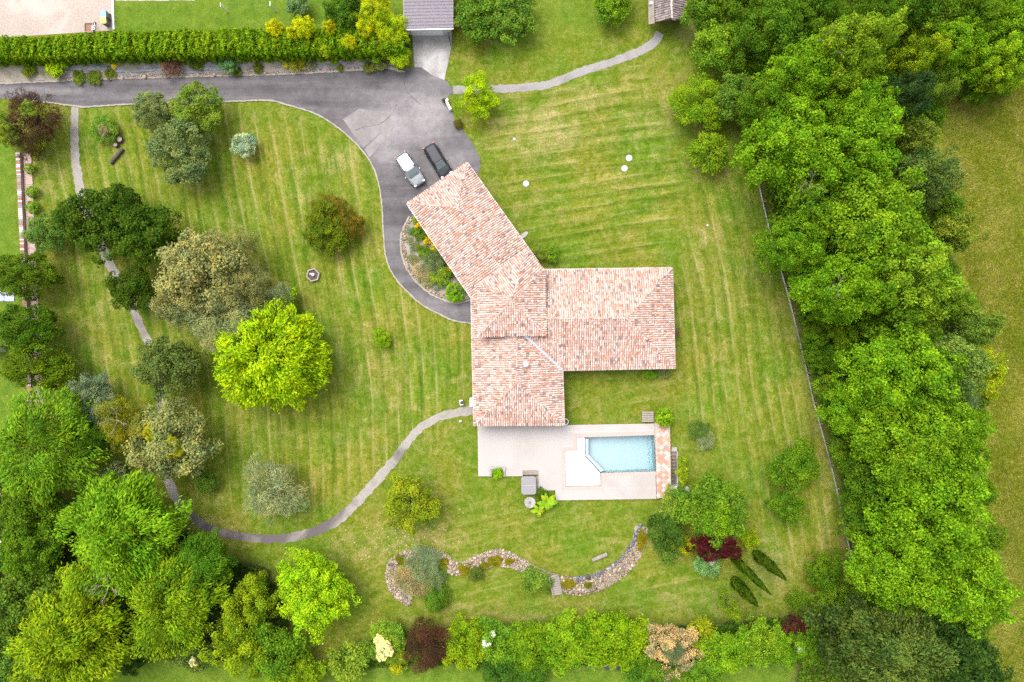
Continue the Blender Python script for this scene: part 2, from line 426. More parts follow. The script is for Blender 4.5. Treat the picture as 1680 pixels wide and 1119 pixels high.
def in_poly(x, y, poly):
    inside = np.zeros(x.shape, bool); n = len(poly); j = n - 1
    for i in range(n):
        xi, yi = poly[i]; xj, yj = poly[j]
        c = ((yi > y) != (yj > y)) & (x < (xj - xi) * (y - yi) / (yj - yi + 1e-12) + xi)
        inside ^= c; j = i
    return inside

def gp(poly, z=0.0): return [tuple(G(p[0], p[1], z)[:2]) for p in poly]

# ------------------------------------------------------------------ ground sheet
POOL_HOLE = (956, 710, 1082, 781); PIT_HOLE = (1101.5, 741, 1110, 796)
RIGHT_WOOD = [(1130, -30), (1235, 10), (1225, 130), (1215, 220), (1250, 300), (1275, 400), (1318, 560), (1350, 690), (1378, 790), (1405, 960), (1330, 985), (1300, 1130), (1640, 1130), (1600, 980), (1590, 780), (1610, 620), (1560, 450), (1530, 330), (1500, 200), (1540, 150), (1690, 110), (1690, -30)]
BOTTOM_WOOD = [(560, 1075), (620, 1040), (740, 1030), (1060, 1030), (1180, 1020), (1320, 1010), (1320, 1085), (1100, 1090), (760, 1085), (600, 1095)]
LEFT_WOOD = [(-20, 770), (60, 800), (100, 800), (110, 850), (200, 800), (300, 860), (320, 900), (440, 930), (470, 1000), (480, 1080), (300, 1085), (200, 1060), (150, 1130), (-20, 1130)]
def ground():
    def axis(lo, hi, step, extra, far):
        a = list(np.arange(lo, hi + step, step))
        for e in extra:
            a = [q for q in a if abs(q - e) > 0.1] + [e]
        return np.array(sorted([-far, -far / 3] + a + [far / 3, far]))
    ex = [G(POOL_HOLE[0], 0).x, G(POOL_HOLE[2], 0).x, G(PIT_HOLE[0], 0).x, G(PIT_HOLE[2], 0).x]
    ey = [G(0, POOL_HOLE[1]).y, G(0, POOL_HOLE[3]).y, G(0, PIT_HOLE[1]).y, G(0, PIT_HOLE[3]).y]
    X = axis(-64, 64, 0.4, ex, 900); Y = axis(-45, 45, 0.4, ey, 900)
    nx, ny = len(X), len(Y); gx, gy = np.meshgrid(X, Y)
    v = np.stack([gx, gy, np.zeros_like(gx)], -1).reshape(-1, 3)
    px = 840 + gx * S; py = 559.5 - gy * S
    ii, jj = np.meshgrid(np.arange(nx - 1), np.arange(ny - 1))
    cx = (X[:-1] + X[1:])[ii] / 2; cy = (Y[:-1] + Y[1:])[jj] / 2
    keep = np.ones(cx.shape, bool)
    for h in (POOL_HOLE, PIT_HOLE):
        a, b = G(h[0], h[3]), G(h[2], h[1]); keep &= ~((cx > a.x) & (cx < b.x) & (cy > a.y) & (cy < b.y))
    i0 = (jj * nx + ii)[keep]; f = np.stack([i0, i0 + 1, i0 + nx + 1, i0 + nx], -1)
    me = bpy.data.meshes.new('ground'); me.vertices.add(len(v)); me.vertices.foreach_set('co', v.ravel())
    me.loops.add(f.size); me.loops.foreach_set('vertex_index', f.ravel().astype(np.int32))
    me.polygons.add(len(f)); me.polygons.foreach_set('loop_start', np.arange(0, f.size, 4, dtype=np.int32))
    me.update(calc_edges=True)
    def blur(m, n):
        m = m.astype(float)
        for _ in range(n):
            p = np.pad(m, 1, mode='edge')
            m = (p[1:-1, 1:-1] * 2 + p[:-2, 1:-1] + p[2:, 1:-1] + p[1:-1, :-2] + p[1:-1, 2:]) / 6
        return m
    def zone(polys, n): 
        z = np.zeros(px.shape, bool)
        for p in polys: z |= in_poly(px, py, p)
        return blur(z, n)
    def spots(lst):
        z = np.zeros(px.shape)
        for x, y, rx, ry, a in lst: z = np.maximum(z, a * np.exp(-(((px - x) / rx) ** 2 + ((py - y) / ry) ** 2)))
        return z
    w1 = zone([[(370, 170), (620, 250), (640, 430), (770, 540), (770, 670), (600, 800), (520, 860), (330, 830), (310, 700), (360, 330)], [(140, 180), (370, 170), (360, 330), (310, 700), (120, 640), (100, 420), (60, 240), (110, 240)]], 25)
    w2 = zone([[(800, 160), (1060, 80), (1130, 300), (1090, 440), (900, 440), (800, 280)]], 25) + 0.45 * zone([[(930, 610), (1110, 610), (1110, 690), (930, 690)], [(700, 800), (1060, 830), (1250, 930), (1300, 1000), (1000, 1030), (620, 1020), (560, 880)]], 20)
    w3 = zone([[(1110, 440), (1150, 300), (1240, 300), (1390, 900), (1280, 940), (1230, 800), (1120, 690)]], 25)
    dry = spots([(895, 215, 75, 50, .9), (960, 160, 90, 25, .6), (1070, 170, 50, 60, .45), (1000, 300, 120, 60, .18), (1170, 440, 60, 90, .3), (560, 262, 40, 25, .6), (500, 290, 15, 60, .45), (690, 440, 25, 60, .5), (640, 620, 60, 110, .3), (1020, 700, 60, 30, .25), (700, 880, 90, 40, .5), (600, 900, 80, 40, .35), (850, 1010, 160, 20, .45), (1130, 990, 80, 30, .4), (1270, 935, 40, 50, .5), (1160, 380, 30, 40, .5), (845, 228, 12, 12, .7), (1185, 600, 50, 60, .2), (1280, 480, 30, 120, .25), (330, 850, 60, 30, .5), (150, 560, 50, 90, .35), (280, 220, 40, 20, .3), (1130, 60, 15, 20, .8), (735, 700, 30, 40, .3), (90, 330, 40, 80, .3), (870, 330, 60, 40, .25), (1350, 850, 15, 80, .4), (1300, 560, 8, 60, .5), (1322, 640, 8, 60, .5), (1340, 720, 9, 50, .5), (1362, 800, 9, 50, .5), (1385, 890, 10, 50, .6), (1145, 45, 14, 14, .9), (1113, 82, 10, 6, 1.0), (1255, 888, 10, 7, 1.0), (1272, 908, 7, 6, .8), (705, 800, 30, 20, .3), (1000, 905, 90, 60, .15)])
    meadow = zone([[(1535, 165), (1800, 90), (1800, 1300), (1650, 1300), (1615, 1119), (1640, 900), (1600, 780), (1620, 640), (1570, 400), (1545, 280)]], 8)
    lush = np.clip(zone([[(-300, 215), (20, 215), (36, 430), (50, 680), (20, 720), (-300, 720)], [(185, -200), (670, -200), (670, 60), (190, 60)], [(400, 1085), (1350, 1075), (1350, 1300), (150, 1300), (170, 1090)]], 4) * 0.85 + spots([(930, 25, 70, 35, .8), (1180, 110, 50, 60, .5), (1195, 720, 25, 40, .45), (100, 600, 40, 40, .3), (450, 600, 120, 100, .25)]), 0, 1)
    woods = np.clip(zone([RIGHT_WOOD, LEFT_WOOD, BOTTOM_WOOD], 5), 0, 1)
    def colattr(name, a, b, c):
        at = me.attributes.new(name, 'FLOAT_COLOR', 'POINT')
        at.data.foreach_set('color', np.stack([a, b, c, np.ones_like(a)], -1).astype(np.float32).ravel())
    colattr('mow', np.clip(w1, 0, 1), np.clip(w2, 0, 1), np.clip(w3, 0, 1)); colattr('mask', dry, meadow, lush)
    at = me.attributes.new('woods', 'FLOAT', 'POINT'); at.data.foreach_set('value', woods.astype(np.float32).ravel())
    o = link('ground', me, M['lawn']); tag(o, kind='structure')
ground()

# ------------------------------------------------------------------ drive, paths, yard
def sheet(name, poly, z, mat, thick=0.05, kind='structure', parent=None, holes=()):
    o = MB().prism(gp(poly), z - thick, z, [gp(h) for h in holes]).build(name, mat, parent)
    if kind: tag(o, kind=kind)
    return o

def ribbon(name, pts, width, z, mat, jitter=0.03, thick=0.06, step=5, kind='structure'):
    sp = [G(*p) for p in spline(pts, step)]; L = []; R_ = []; r = random.Random(hash(name) % 1000 if False else len(pts))
    for i, p in enumerate(sp):
        d = (sp[min(i + 1, len(sp) - 1)] - sp[max(i - 1, 0)]).normalized(); n = Vector((-d.y, d.x, 0))
        w = width(i / (len(sp) - 1)) if callable(width) else width
        L.append(p + n * (w / 2 + r.uniform(-jitter, jitter))); R_.append(p - n * (w / 2 + r.uniform(-jitter, jitter)))
    v = [Vector((p.x, p.y, z)) for p in L] + [Vector((p.x, p.y, z)) for p in R_] + [Vector((p.x, p.y, z - thick)) for p in L] + [Vector((p.x, p.y, z - thick)) for p in R_]
    n = len(sp); f = []
    for i in range(n - 1):
        f += [(i, n + i, n + i + 1, i + 1), (i + 1, 2 * n + i + 1, 2 * n + i, i), (n + i, 3 * n + i, 3 * n + i + 1, n + i + 1)]
    o = pydata(name, v, f, mat)
    if kind: tag(o, kind=kind)
    return o

OUTER = spline([(-40, 159), (60, 166), (112, 173)], 8) + spline([(138, 176), (220, 171), (370, 167), (440, 165), (470, 172), (520, 188), (560, 214), (590, 242), (610, 270), (621, 300), (627, 340), (629, 380), (633, 420), (642, 445), (660, 470), (690, 498), (720, 515), (745, 526), (778, 531)], 8)
INNER = spline([(672, 355), (661, 376), (657, 397), (660, 420), (667, 440), (683, 462), (703, 480), (730, 493), (752, 497), (778, 490)], 6)
TOPSIDE = spline([(-40, 139), (100, 133), (200, 129), (300, 126), (420, 123), (500, 120), (600, 114), (640, 112), (655, 117), (664, 118)], 8)
drive_poly = [tuple(p) for p in OUTER] + [(800, 531), (800, 490)] + [tuple(p) for p in reversed(INNER)] + [(690, 348), (780, 300), (784, 286), (789, 272), (787, 257), (775, 235), (760, 214), (746, 195), (741, 182), (737, 172), (735, 158), (745, 152), (734, 134), (728, 131), (706, 122), (690, 110), (664, 112)] + [tuple(p) for p in reversed(TOPSIDE)]
def drive():
    v, f = [], []
    mb = MB().prism(gp(drive_poly), -0.04, 0.03)
    o = mb.build('driveway', M['asphalt']); tag(o, kind='structure')
    bm = bmesh.new(); bm.from_mesh(o.data); bmesh.ops.triangulate(bm, faces=bm.faces[:])
    for _ in range(4):
        es = [e for e in bm.edges if e.calc_length() > 1.6]
        if es: bmesh.ops.subdivide_edges(bm, edges=es, cuts=1); bmesh.ops.triangulate(bm, faces=[q for q in bm.faces if len(q.verts) > 3])
    bm.to_mesh(o.data); bm.free()
    co = np.zeros(len(o.data.vertices) * 3); o.data.vertices.foreach_get('co', co); co = co.reshape(-1, 3)
    px = 840 + co[:, 0] * S; py = 559.5 - co[:, 1] * S; w = np.zeros(len(px))
    for x, y, rx, ry, a in [(640, 205, 60, 35, 1.0), (700, 190, 45, 45, 1.0), (60, 150, 110, 6, .8), (735, 270, 40, 30, .6), (640, 250, 35, 30, .7), (650, 150, 25, 20, .25), (715, 145, 20, 25, .7), (300, 160, 160, 5, .4), (700, 500, 60, 20, .35), (640, 390, 12, 50, .2)]:
        w = np.maximum(w, a * np.exp(-(((px - x) / rx) ** 2 + ((py - y) / ry) ** 2)))
    at = o.data.attributes.new('worn', 'FLOAT', 'POINT'); at.data.foreach_set('value', w.astype(np.float32))
drive()
M['patch'] = mottled('asphalt_patch', (0.125, 0.115, 0.113), (0.175, 0.162, 0.158), 0.5, 9, stain=(0.20, 0.186, 0.18), stain_scale=.4)
sheet('asphalt_patch', [(563, 196), (590, 178), (624, 184), (652, 202), (622, 218), (596, 242), (584, 226)], 0.034, M['patch'], 0.02)
sheet('asphalt_patch', [(598, 245), (625, 220), (648, 205), (640, 222), (606, 258)], 0.0345, M['patch'], 0.02)
for cr in ([(583, 214), (600, 208), (622, 204), (640, 190), (652, 170)], [(660, 112), (662, 128), (668, 150), (690, 172)], [(644, 452), (655, 447), (664, 440)], [(655, 470), (668, 463)]):
    ribbon('tarmac_seam', cr, 0.05, 0.037, M['soil'], 0.02, 0.02, step=3)
ribbon('kerb', [p for p in OUTER[11:]], 0.16, 0.09, M['edging'], 0.04, 0.12, step=8)
ribbon('kerb', INNER, 0.18, 0.09, M['edging'], 0.04, 0.12, step=8)
ribbon('kerb', TOPSIDE, 0.20, 0.09, M['edging'], 0.06, 0.12, step=8)
sheet('garage_apron', [(676, 54), (742, 54), (741, 74), (735, 105), (729, 131.5), (708, 123), (691, 110.5), (680, 110.5)], 0.045, M['concrete'])
ribbon('garden_path', [(743, 148), (790, 147), (840, 145), (880, 142), (905, 137), (950, 119), (1000, 103), (1050, 84), (1072, 70), (1083, 54)], 0.92, 0.02, M['path'], 0.08)
ribbon('garden_path', [(123, 172), (123, 200), (123, 250), (128, 290), (136, 325), (158, 385), (184, 440), (212, 495), (238, 550), (256, 600), (265, 655), (268, 720), (275, 785), (298, 830), (325, 856), (360, 873), (400, 881), (440, 884), (480, 881), (518, 871), (560, 848), (600, 808), (640, 763), (665, 730), (690, 702), (715, 686), (745, 678), (776, 673)], lambda t: 1.0 - 0.10 * math.cos(t * 20), 0.024, M['asphalt_path'], 0.09)
ribbon('gravel_yard', [(90, -60), (90, 20), (92, 56)], 13.2, 0.012, M['gravel'], 0.05)
ribbon('yard_kerb', [(185.5, -60), (185.5, 0), (187, 49)], 0.22, 0.12, M['white'], 0.01, 0.14)
ribbon('gravel_strip', [(190, -3), (250, -3), (320, -4)], 0.6, 0.015, M['gravel'], 0.05)
sheet('planting_bed', [tuple(p) for p in INNER[1:-2]] + [(772, 487), (690, 350)], 0.02, M['bedsoil'], 0.04)

# ------------------------------------------------------------------ leaves
def leaf_mesh(name, c, nrm, tdir, length, width, var):
    """N folded rhombic leaves as one mesh (arrays: centre, normal, long axis, half length, half width, tone)"""
    n = len(c)
    t = tdir - nrm * np.sum(tdir * nrm, 1, keepdims=True)
    t /= np.linalg.norm(t, axis=1, keepdims=True) + 1e-9
    b = np.cross(nrm, t)
    l = length[:, None]; w = width[:, None]
    v = np.empty((n, 4, 3))
    v[:, 0] = c - t * l; v[:, 1] = c + b * w + nrm * w * 0.35; v[:, 2] = c + t * l; v[:, 3] = c - b * w + nrm * w * 0.35
    me = bpy.data.meshes.new(name); me.vertices.add(n * 4); me.vertices.foreach_set('co', v.ravel())
    me.loops.add(n * 4); me.loops.foreach_set('vertex_index', np.arange(n * 4, dtype=np.int32))
    me.polygons.add(n); me.polygons.foreach_set('loop_start', np.arange(0, n * 4, 4, dtype=np.int32))
    me.update(calc_edges=True)
    at = me.attributes.new('var', 'FLOAT', 'FACE'); at.data.foreach_set('value', np.clip(var, 0, 1).astype(np.float32))
    me.materials.append(M['foliage']); return me

def unit(v): return v / (np.linalg.norm(v, axis=1, keepdims=True) + 1e-9)

def crown(name, seed, n, clumps, cr, leaf, aspect=0.55, style='round', zlow=-0.45, fill=0.12, up=0.5, lobes=0.16, depth=(0.55, 0.86)):
    """crown of unit radius and unit half height, clumps of leaves round a hollow heart"""
    r = np.random.default_rng(seed)
    d = unit(r.normal(size=(clumps * 6, 3))); d = d[d[:, 2] > zlow][:clumps]
    ang = np.arctan2(d[:, 1], d[:, 0])
    ph = r.uniform(0, 6.28, 4); lob = 1 + lobes * (np.sin(2 * ang + ph[0]) * .5 + np.sin(3 * ang + ph[1]) * .6 + np.sin(5 * ang + ph[2]) * .5)
    rad = r.uniform(depth[0], depth[1], len(d)) * lob
    cc = d * rad[:, None]
    if style == 'cone': 
        z = r.uniform(-0.9, 0.95, len(d)); a = r.uniform(0, 6.28, len(d)); rr = (1 - (z + 1) / 2.02) ** 0.8 * 0.8 * r.uniform(.7, 1, len(d))
        cc = np.stack([rr * np.cos(a), rr * np.sin(a), z], 1); d = unit(np.stack([np.cos(a), np.sin(a), np.full(len(a), .5)], 1))
    crs = cr * r.uniform(0.65, 1.35, len(cc))
    tone = r.normal(0, 0.14, len(cc))
    k = r.choice(len(cc), n, p=crs ** 2 / np.sum(crs ** 2))
    ld = unit(r.normal(size=(n, 3)) + d[k] * 0.75 + np.array([0, 0, up]) * 0.6)
    p = cc[k] + ld * (crs[k] * np.cbrt(r.uniform(0.35, 1.1, n)))[:, None]
    p += r.normal(0, cr * .16, (n, 3)) + (r.random((n, 1)) < .06) * ld * cr * .5
    nf = int(n * fill); p[:nf] = unit(r.normal(size=(nf, 3))) * (r.uniform(0.15, 0.8, nf))[:, None] * np.array([1, 1, .7])
    nr = unit(ld * 0.7 + r.normal(size=(n, 3)) * 0.5 + np.array([0, 0, 0.8]))
    if style == 'spray':
        out = unit(d[k] * np.array([1, 1, .25]) + r.normal(size=(n, 3)) * 0.28 + np.array([0, 0, -0.1])); td = out
    elif style == 'hang':
        td = unit(d[k] * 0.7 + np.array([0, 0, -0.6]) + r.normal(size=(n, 3)) * 0.35)
    else: td = unit(r.normal(size=(n, 3)))
    ln = leaf * r.uniform(0.6, 1.35, n)
    hgt = (p[:, 2] - p[:, 2].min()) / (np.ptp(p[:, 2]) + 1e-6)
    out_ = np.linalg.norm(p - cc[k], axis=1) / (crs[k] + 1e-6)
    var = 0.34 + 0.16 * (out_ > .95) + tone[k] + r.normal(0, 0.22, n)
    var[:nf] -= 0.12  # inner fill leaves toned down: shade of the crown's gaps painted in
    return leaf_mesh(name, p, nr, td, ln, ln * aspect, var)

PROTO = {
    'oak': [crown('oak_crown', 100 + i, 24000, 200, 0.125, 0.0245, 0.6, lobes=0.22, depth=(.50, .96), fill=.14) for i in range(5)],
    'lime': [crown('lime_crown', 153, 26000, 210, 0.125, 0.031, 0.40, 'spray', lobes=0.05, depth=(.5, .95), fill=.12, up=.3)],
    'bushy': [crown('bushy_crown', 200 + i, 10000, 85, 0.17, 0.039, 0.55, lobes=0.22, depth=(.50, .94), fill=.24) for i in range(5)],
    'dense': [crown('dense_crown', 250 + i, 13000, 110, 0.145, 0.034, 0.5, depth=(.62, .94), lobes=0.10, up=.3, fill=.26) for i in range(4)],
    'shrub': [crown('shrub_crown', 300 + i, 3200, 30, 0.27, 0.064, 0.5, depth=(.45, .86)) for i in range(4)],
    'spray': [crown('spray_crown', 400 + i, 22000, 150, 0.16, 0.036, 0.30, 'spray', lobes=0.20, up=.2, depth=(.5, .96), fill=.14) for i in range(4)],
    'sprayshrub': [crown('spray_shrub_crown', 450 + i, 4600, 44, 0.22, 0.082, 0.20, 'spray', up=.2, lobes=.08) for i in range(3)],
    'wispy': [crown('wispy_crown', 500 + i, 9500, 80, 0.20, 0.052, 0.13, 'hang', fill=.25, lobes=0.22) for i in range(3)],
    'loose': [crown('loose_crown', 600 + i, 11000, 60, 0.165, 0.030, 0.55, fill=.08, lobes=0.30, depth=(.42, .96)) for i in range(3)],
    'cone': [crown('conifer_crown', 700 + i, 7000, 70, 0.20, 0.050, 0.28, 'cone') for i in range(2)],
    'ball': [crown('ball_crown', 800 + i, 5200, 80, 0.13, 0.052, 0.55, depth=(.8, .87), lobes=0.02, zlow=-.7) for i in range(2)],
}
def cypress_mesh():
    r = np.random.default_rng(42); n = 5200
    z = r.uniform(0, 1, n) ** 0.9; a = r.uniform(0, 6.28, n)
    prof = np.minimum(1, (z + .04) * 9) * (1 - z ** 2.6) ** 0.8 * (1 + .12 * np.sin(a * 3 + z * 14))
    rr = prof * r.uniform(.5, 1.05, n) * (1 + (r.random(n) < .10) * r.uniform(0, .35, n))
    p = np.stack([rr * np.cos(a), rr * np.sin(a), z], 1)
    nr = unit(np.stack([np.cos(a), np.sin(a), np.full(n, .25)], 1) + r.normal(size=(n, 3)) * .35)
    td = unit(np.stack([np.cos(a) * .1, np.sin(a) * .1, np.full(n, .5)], 1) + r.normal(size=(n, 3)) * .06)
    ln = 0.13 * r.uniform(.6, 1.3, n)
    # long axis is vertical and z is unit height: keep slivers thin
    v = leaf_mesh('cypress_crown', p, nr, td, ln * .3, ln, 0.34 + .25 * np.sin(a * 4 + z * 22) * np.sin(z * 31 + a) + r.normal(0, .24, n)); return v
PROTO['cypress'] = [cypress_mesh()]

def trunk_mesh(seed, bare=False):
    r = random.Random(seed); mb = MB()
    mb.tube([(0, 0, 0), (r.uniform(-.02, .02), r.uniform(-.02, .02), .35), (r.uniform(-.04, .04), r.uniform(-.04, .04), .66)], [.05, .034, .012], 7)
    for i in range(6):
        a = i * 2.4 + r.uniform(-.4, .4); z0 = r.uniform(.22, .45); L = r.uniform(.16, .28)
        p0 = Vector((0, 0, z0)); p1 = p0 + Vector((math.cos(a) * L * .5, math.sin(a) * L * .5, L * .35)); p2 = p0 + Vector((math.cos(a) * L, math.sin(a) * L, L * .55))
        mb.tube([p0, p1, p2], [.02, .013, .005], 5)
        mb.tube([p1, p1 + Vector((math.cos(a + .8) * L * .4, math.sin(a + .8) * L * .4, L * .3))], [.009, .003], 4)
    me = bpy.data.meshes.new('trunk'); me.from_pydata([tuple(v) for v in mb.v], [], mb.f); me.materials.append(M['bark']); return me
TRUNKS = [trunk_mesh(i) for i in range(4)]
def twig_mesh(seed):
    r = random.Random(seed); mb = MB()
    def grow(p, d, L, rad, k):
        e = p + d * L; m = (p + e) / 2 + Vector((r.uniform(-1, 1), r.uniform(-1, 1), r.uniform(-1, 1))) * L * .08
        mb.tube([p, m, e], [rad, rad * .8, rad * .55], 4)
        if k:
            for _ in range(3):
                nd = (d + Vector((r.uniform(-1, 1), r.uniform(-1, 1), r.uniform(-.4, .5))) * .85).normalized(); grow(e if r.random() < .6 else m, nd, L * r.uniform(.5, .8), rad * .55, k - 1)
    for i in range(4):
        a = i * 1.57 + r.uniform(-.5, .5); grow(Vector((0, 0, 0)), Vector((math.cos(a), math.sin(a), .5)).normalized(), .42, .013, 3)
    me = bpy.data.meshes.new('bare_branches'); me.from_pydata([tuple(v) for v in mb.v], [], mb.f); me.materials.append(M['twig']); return me
TWIGS = [twig_mesh(i) for i in range(2)]

_count = [0]
def leafy(c, r):
    k = 1.08 if c[1] > .1 or c[0] > .1 else .85
    if min(c) > .3: k = 1.0
    f = .6 if c[2] < .06 else 1.0
    j = r.uniform(.93, 1.07)
    return [min(.8, q * k * j * (f if i == 2 else 1)) for i, q in enumerate(c)]
def tree(px, py, rpx, h, style, col, name, label, cat='tree', ry=None, group=None, accent=None, twigs=None, zc=0.58, flat=1.0):
    """px,py,rpx: where the crown shows on the survey picture; h: height in metres"""
    _count[0] += 1; i = _count[0]; r = random.Random(i * 7 + 1)
    zcen = h * zc; c = G(px, py, zcen); R = rpx / S * (H - zcen) / H
    Ry = (ry or rpx) / S * (H - zcen) / H
    t = empty(name, (c.x, c.y, 0), 0, label, cat, group)
    pr = PROTO[style]; me = pr[i % len(pr)]
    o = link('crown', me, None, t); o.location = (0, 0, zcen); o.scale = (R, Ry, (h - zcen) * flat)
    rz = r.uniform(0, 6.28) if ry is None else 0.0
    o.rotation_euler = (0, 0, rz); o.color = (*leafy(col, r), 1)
    tr = link('trunk', TRUNKS[i % 4], None, t); tr.scale = (min(h, R * 2.2), min(h, R * 2.2), h * 1.05); tr.rotation_euler = (0, 0, r.uniform(0, 6))
    if accent:
        for (ax, ay, ar, acol, aname, ast) in accent:
            ap = PROTO[ast]; ao = link(aname, ap[(i + 1) % len(ap)], None, t)
            ao.location = (ax * R, ay * Ry, zcen + (h - zcen) * math.sqrt(max(0.05, 1 - ax * ax - ay * ay)) * .72)
            ao.scale = (ar * R, ar * R, ar * R * .7); ao.color = (*leafy(acol, r), 1)
    if twigs:
        tx, ty, ts = twigs; b = link('bare_branches', TWIGS[i % 2], None, t); b.location = (tx * R, ty * R, zcen + (h - zcen) * .78); b.scale = (ts, ts, ts)
    return t

BR = (.115, .215, .012); MI = (.075, .150, .012); DK = (.032, .078, .010); LI = (.225, .345, .005); YE = (.36, .385, .008); OL = (.20, .205, .045)
GG = (.135, .180, .075); BL = (.165, .245, .185); PU = (.105, .045, .045); MA = (.060, .008, .022); TA = (.40, .29, .16); YG = (.23, .29, .012); FO = (.110, .225, .012); FD = (.06, .13, .012)

# ------------------------------------------------------------------ the house
TILE_COLS = np.array([(.395, .295, .255), (.42, .33, .29), (.385, .255, .21), (.37, .215, .16), (.35, .16, .105), (.33, .185, .145), (.24, .18, .16), (.15, .118, .11), (.41, .315, .24)])
TILE_P = np.array([.22, .22, .17, .12, .075, .075, .055, .045, .02])
def tile_mesh(name, poly, i0, i1, cols=TILE_COLS, prob=TILE_P, pw=0.245, pl=0.345, seed=0, lift=0.02):
    """barrel tiles on the sloping polygon, courses running up from its eave edge poly[i0]-poly[i1]"""
    r = np.random.default_rng(seed); P = [Vector(p) for p in poly]; e0, e1 = P[i0], P[i1]
    u = (e1 - e0).normalized(); nrm = Vector((0, 0, 0))
    for a in range(len(P)):
        A, B = P[a], P[(a + 1) % len(P)]; nrm += Vector(((A.y - B.y) * (A.z + B.z), (A.z - B.z) * (A.x + B.x), (A.x - B.x) * (A.y + B.y)))
    nrm.normalize()
    if nrm.z < 0: nrm = -nrm
    v = nrm.cross(u).normalized()
    if v.z < 0: v = -v
    q = [((p - e0).dot(u), (p - e0).dot(v)) for p in P]
    umin, umax = min(a for a, _ in q), max(a for a, _ in q)
    V, F, C = [], [], []
    nseg = 4; arc = [PI * k / nseg for k in range(nseg + 1)]
    ncol = int((umax - umin) / pw)
    for k in range(ncol + 1):
        uc = umin + (k + .5) * pw; xs = []
        for a in range(len(q)):
            (x0, y0), (x1, y1) = q[a], q[(a + 1) % len(q)]
            if (x0 > uc) != (x1 > uc): xs.append(y0 + (y1 - y0) * (uc - x0) / (x1 - x0))
        if len(xs) < 2: continue
        lo, hi = min(xs), max(xs); cv = lo - 0.06 + r.uniform(-.02, .02)
        while cv < hi - 0.05:
            top = min(cv + pl + 0.05, hi + 0.02); col = cols[r.choice(len(cols), p=prob)] * r.uniform(.9, 1.08)
            # upper (cover) tile: half barrel narrowing uphill, lower end riding proud
            j = r.uniform(-.012, .012); base = len(V)
            for (vv, rad, zz) in ((cv, .092, lift + .030), (top, .076, lift + .004)):
                for an in arc:
                    V.append(e0 + u * (uc + j - math.cos(an) * rad) + v * vv + nrm * (zz + math.sin(an) * rad * .85))
            for s_ in range(nseg): F.append((base + s_, base + s_ + 1, base + nseg + 2 + s_, base + nseg + 1 + s_)); C.append(col)
            F.append(tuple(base + s_ for s_ in reversed(range(nseg + 1)))); C.append(col * .25)  # lower end face coloured much darker: painted shade under each barrel
            # channel tile between the covers
            col2 = cols[r.choice(len(cols), p=prob)] * r.uniform(.60, .85); base = len(V); um = uc + pw / 2  # channel colour turned down to paint the shade between covers
            for (vv, zz) in ((cv + .05, lift + .02), (top + .05, lift - .004)):
                for du, dz in ((-.10, .03), (0, 0), (.10, .03)): V.append(e0 + u * (um + du) + v * min(vv, hi) + nrm * (zz + dz - .012))
            F += [(base, base + 1, base + 4, base + 3), (base + 1, base + 2, base + 5, base + 4)]; C += [col2, col2]
            cv += pl
    me = bpy.data.meshes.new(name); me.from_pydata([tuple(p) for p in V], [], F); me.update()
    at = me.attributes.new('piece_col', 'FLOAT_COLOR', 'FACE')
    at.data.foreach_set('color', np.concatenate([np.array(C), np.ones((len(C), 1))], 1).astype(np.float32).ravel())
    me.materials.append(M['tiles']); return me

def ridge_mesh(name, lines, seed=3, cols=TILE_COLS, prob=TILE_P, rad=0.10, pl=0.40):
    r = np.random.default_rng(seed); V, F, C = [], [], []; nseg = 5
    for a, b in lines:
        a, b = Vector(a), Vector(b); d = (b - a); L = d.length; d.normalize(); x = d.cross(Vector((0, 0, 1))).normalized(); y = x.cross(d)
        if y.z < 0: y = -y
        n = max(1, int(L / pl))
        for k in range(n):
            col = cols[r.choice(len(cols), p=prob)] * r.uniform(.70, .95); base = len(V); j = r.uniform(-.012, .012)
            for t, rr, zz in ((k / n, rad * 1.06, .045), ((k + 1.12) / n, rad * .86, .015)):
                for s_ in range(nseg + 1):
                    an = PI * s_ / nseg; V.append(a + d * (L * t) + x * (math.cos(an) * rr + j) + y * (zz + math.sin(an) * rr * .75))
            for s_ in range(nseg): F.append((base + s_, base + s_ + 1, base + nseg + 2 + s_, base + nseg + 1 + s_)); C.append(col)
            F.append(tuple(base + s_ for s_ in range(nseg + 1))); C.append(col * .45)  # cap ends darkened in colour, shade painted at each overlap
    me = bpy.data.meshes.new(name); me.from_pydata([tuple(p) for p in V], [], F); me.update()
    at = me.attributes.new('piece_col', 'FLOAT_COLOR', 'FACE')
    at.data.foreach_set('color', np.concatenate([np.array(C), np.ones((len(C), 1))], 1).astype(np.float32).ravel())
    me.materials.append(M['tiles']); return me

def slope(house, pts, i0, i1, seed, mat='roofdeck', **kw):
    poly = [G(*p) for p in pts]; n = len(poly)
    top = [p + Vector((0, 0, -.01)) for p in poly]; bot = [p + Vector((0, 0, -.16)) for p in poly]
    area = sum(poly[i].x * poly[(i + 1) % n].y - poly[(i + 1) % n].x * poly[i].y for i in range(n))
    idx = list(range(n)) if area > 0 else list(reversed(range(n)))
    f = [tuple(idx), tuple(n + i for i in reversed(idx))]
    for k in range(n):
        a, b = idx[k], idx[(k + 1) % n]; f.append((a, n + a, n + b, b))
    o = pydata('roof_slope', top + bot, f, M[mat]); set_world_parent(o, house)
    t = link('tiles', tile_mesh('tiles', poly, i0, i1, seed=seed, **kw)); tag(t, kind='stuff')
    t.parent = o; t.matrix_parent_inverse = o.matrix_parent_inverse.inverted() @ Matrix.Identity(4) if False else Matrix.Identity(4)
    return o

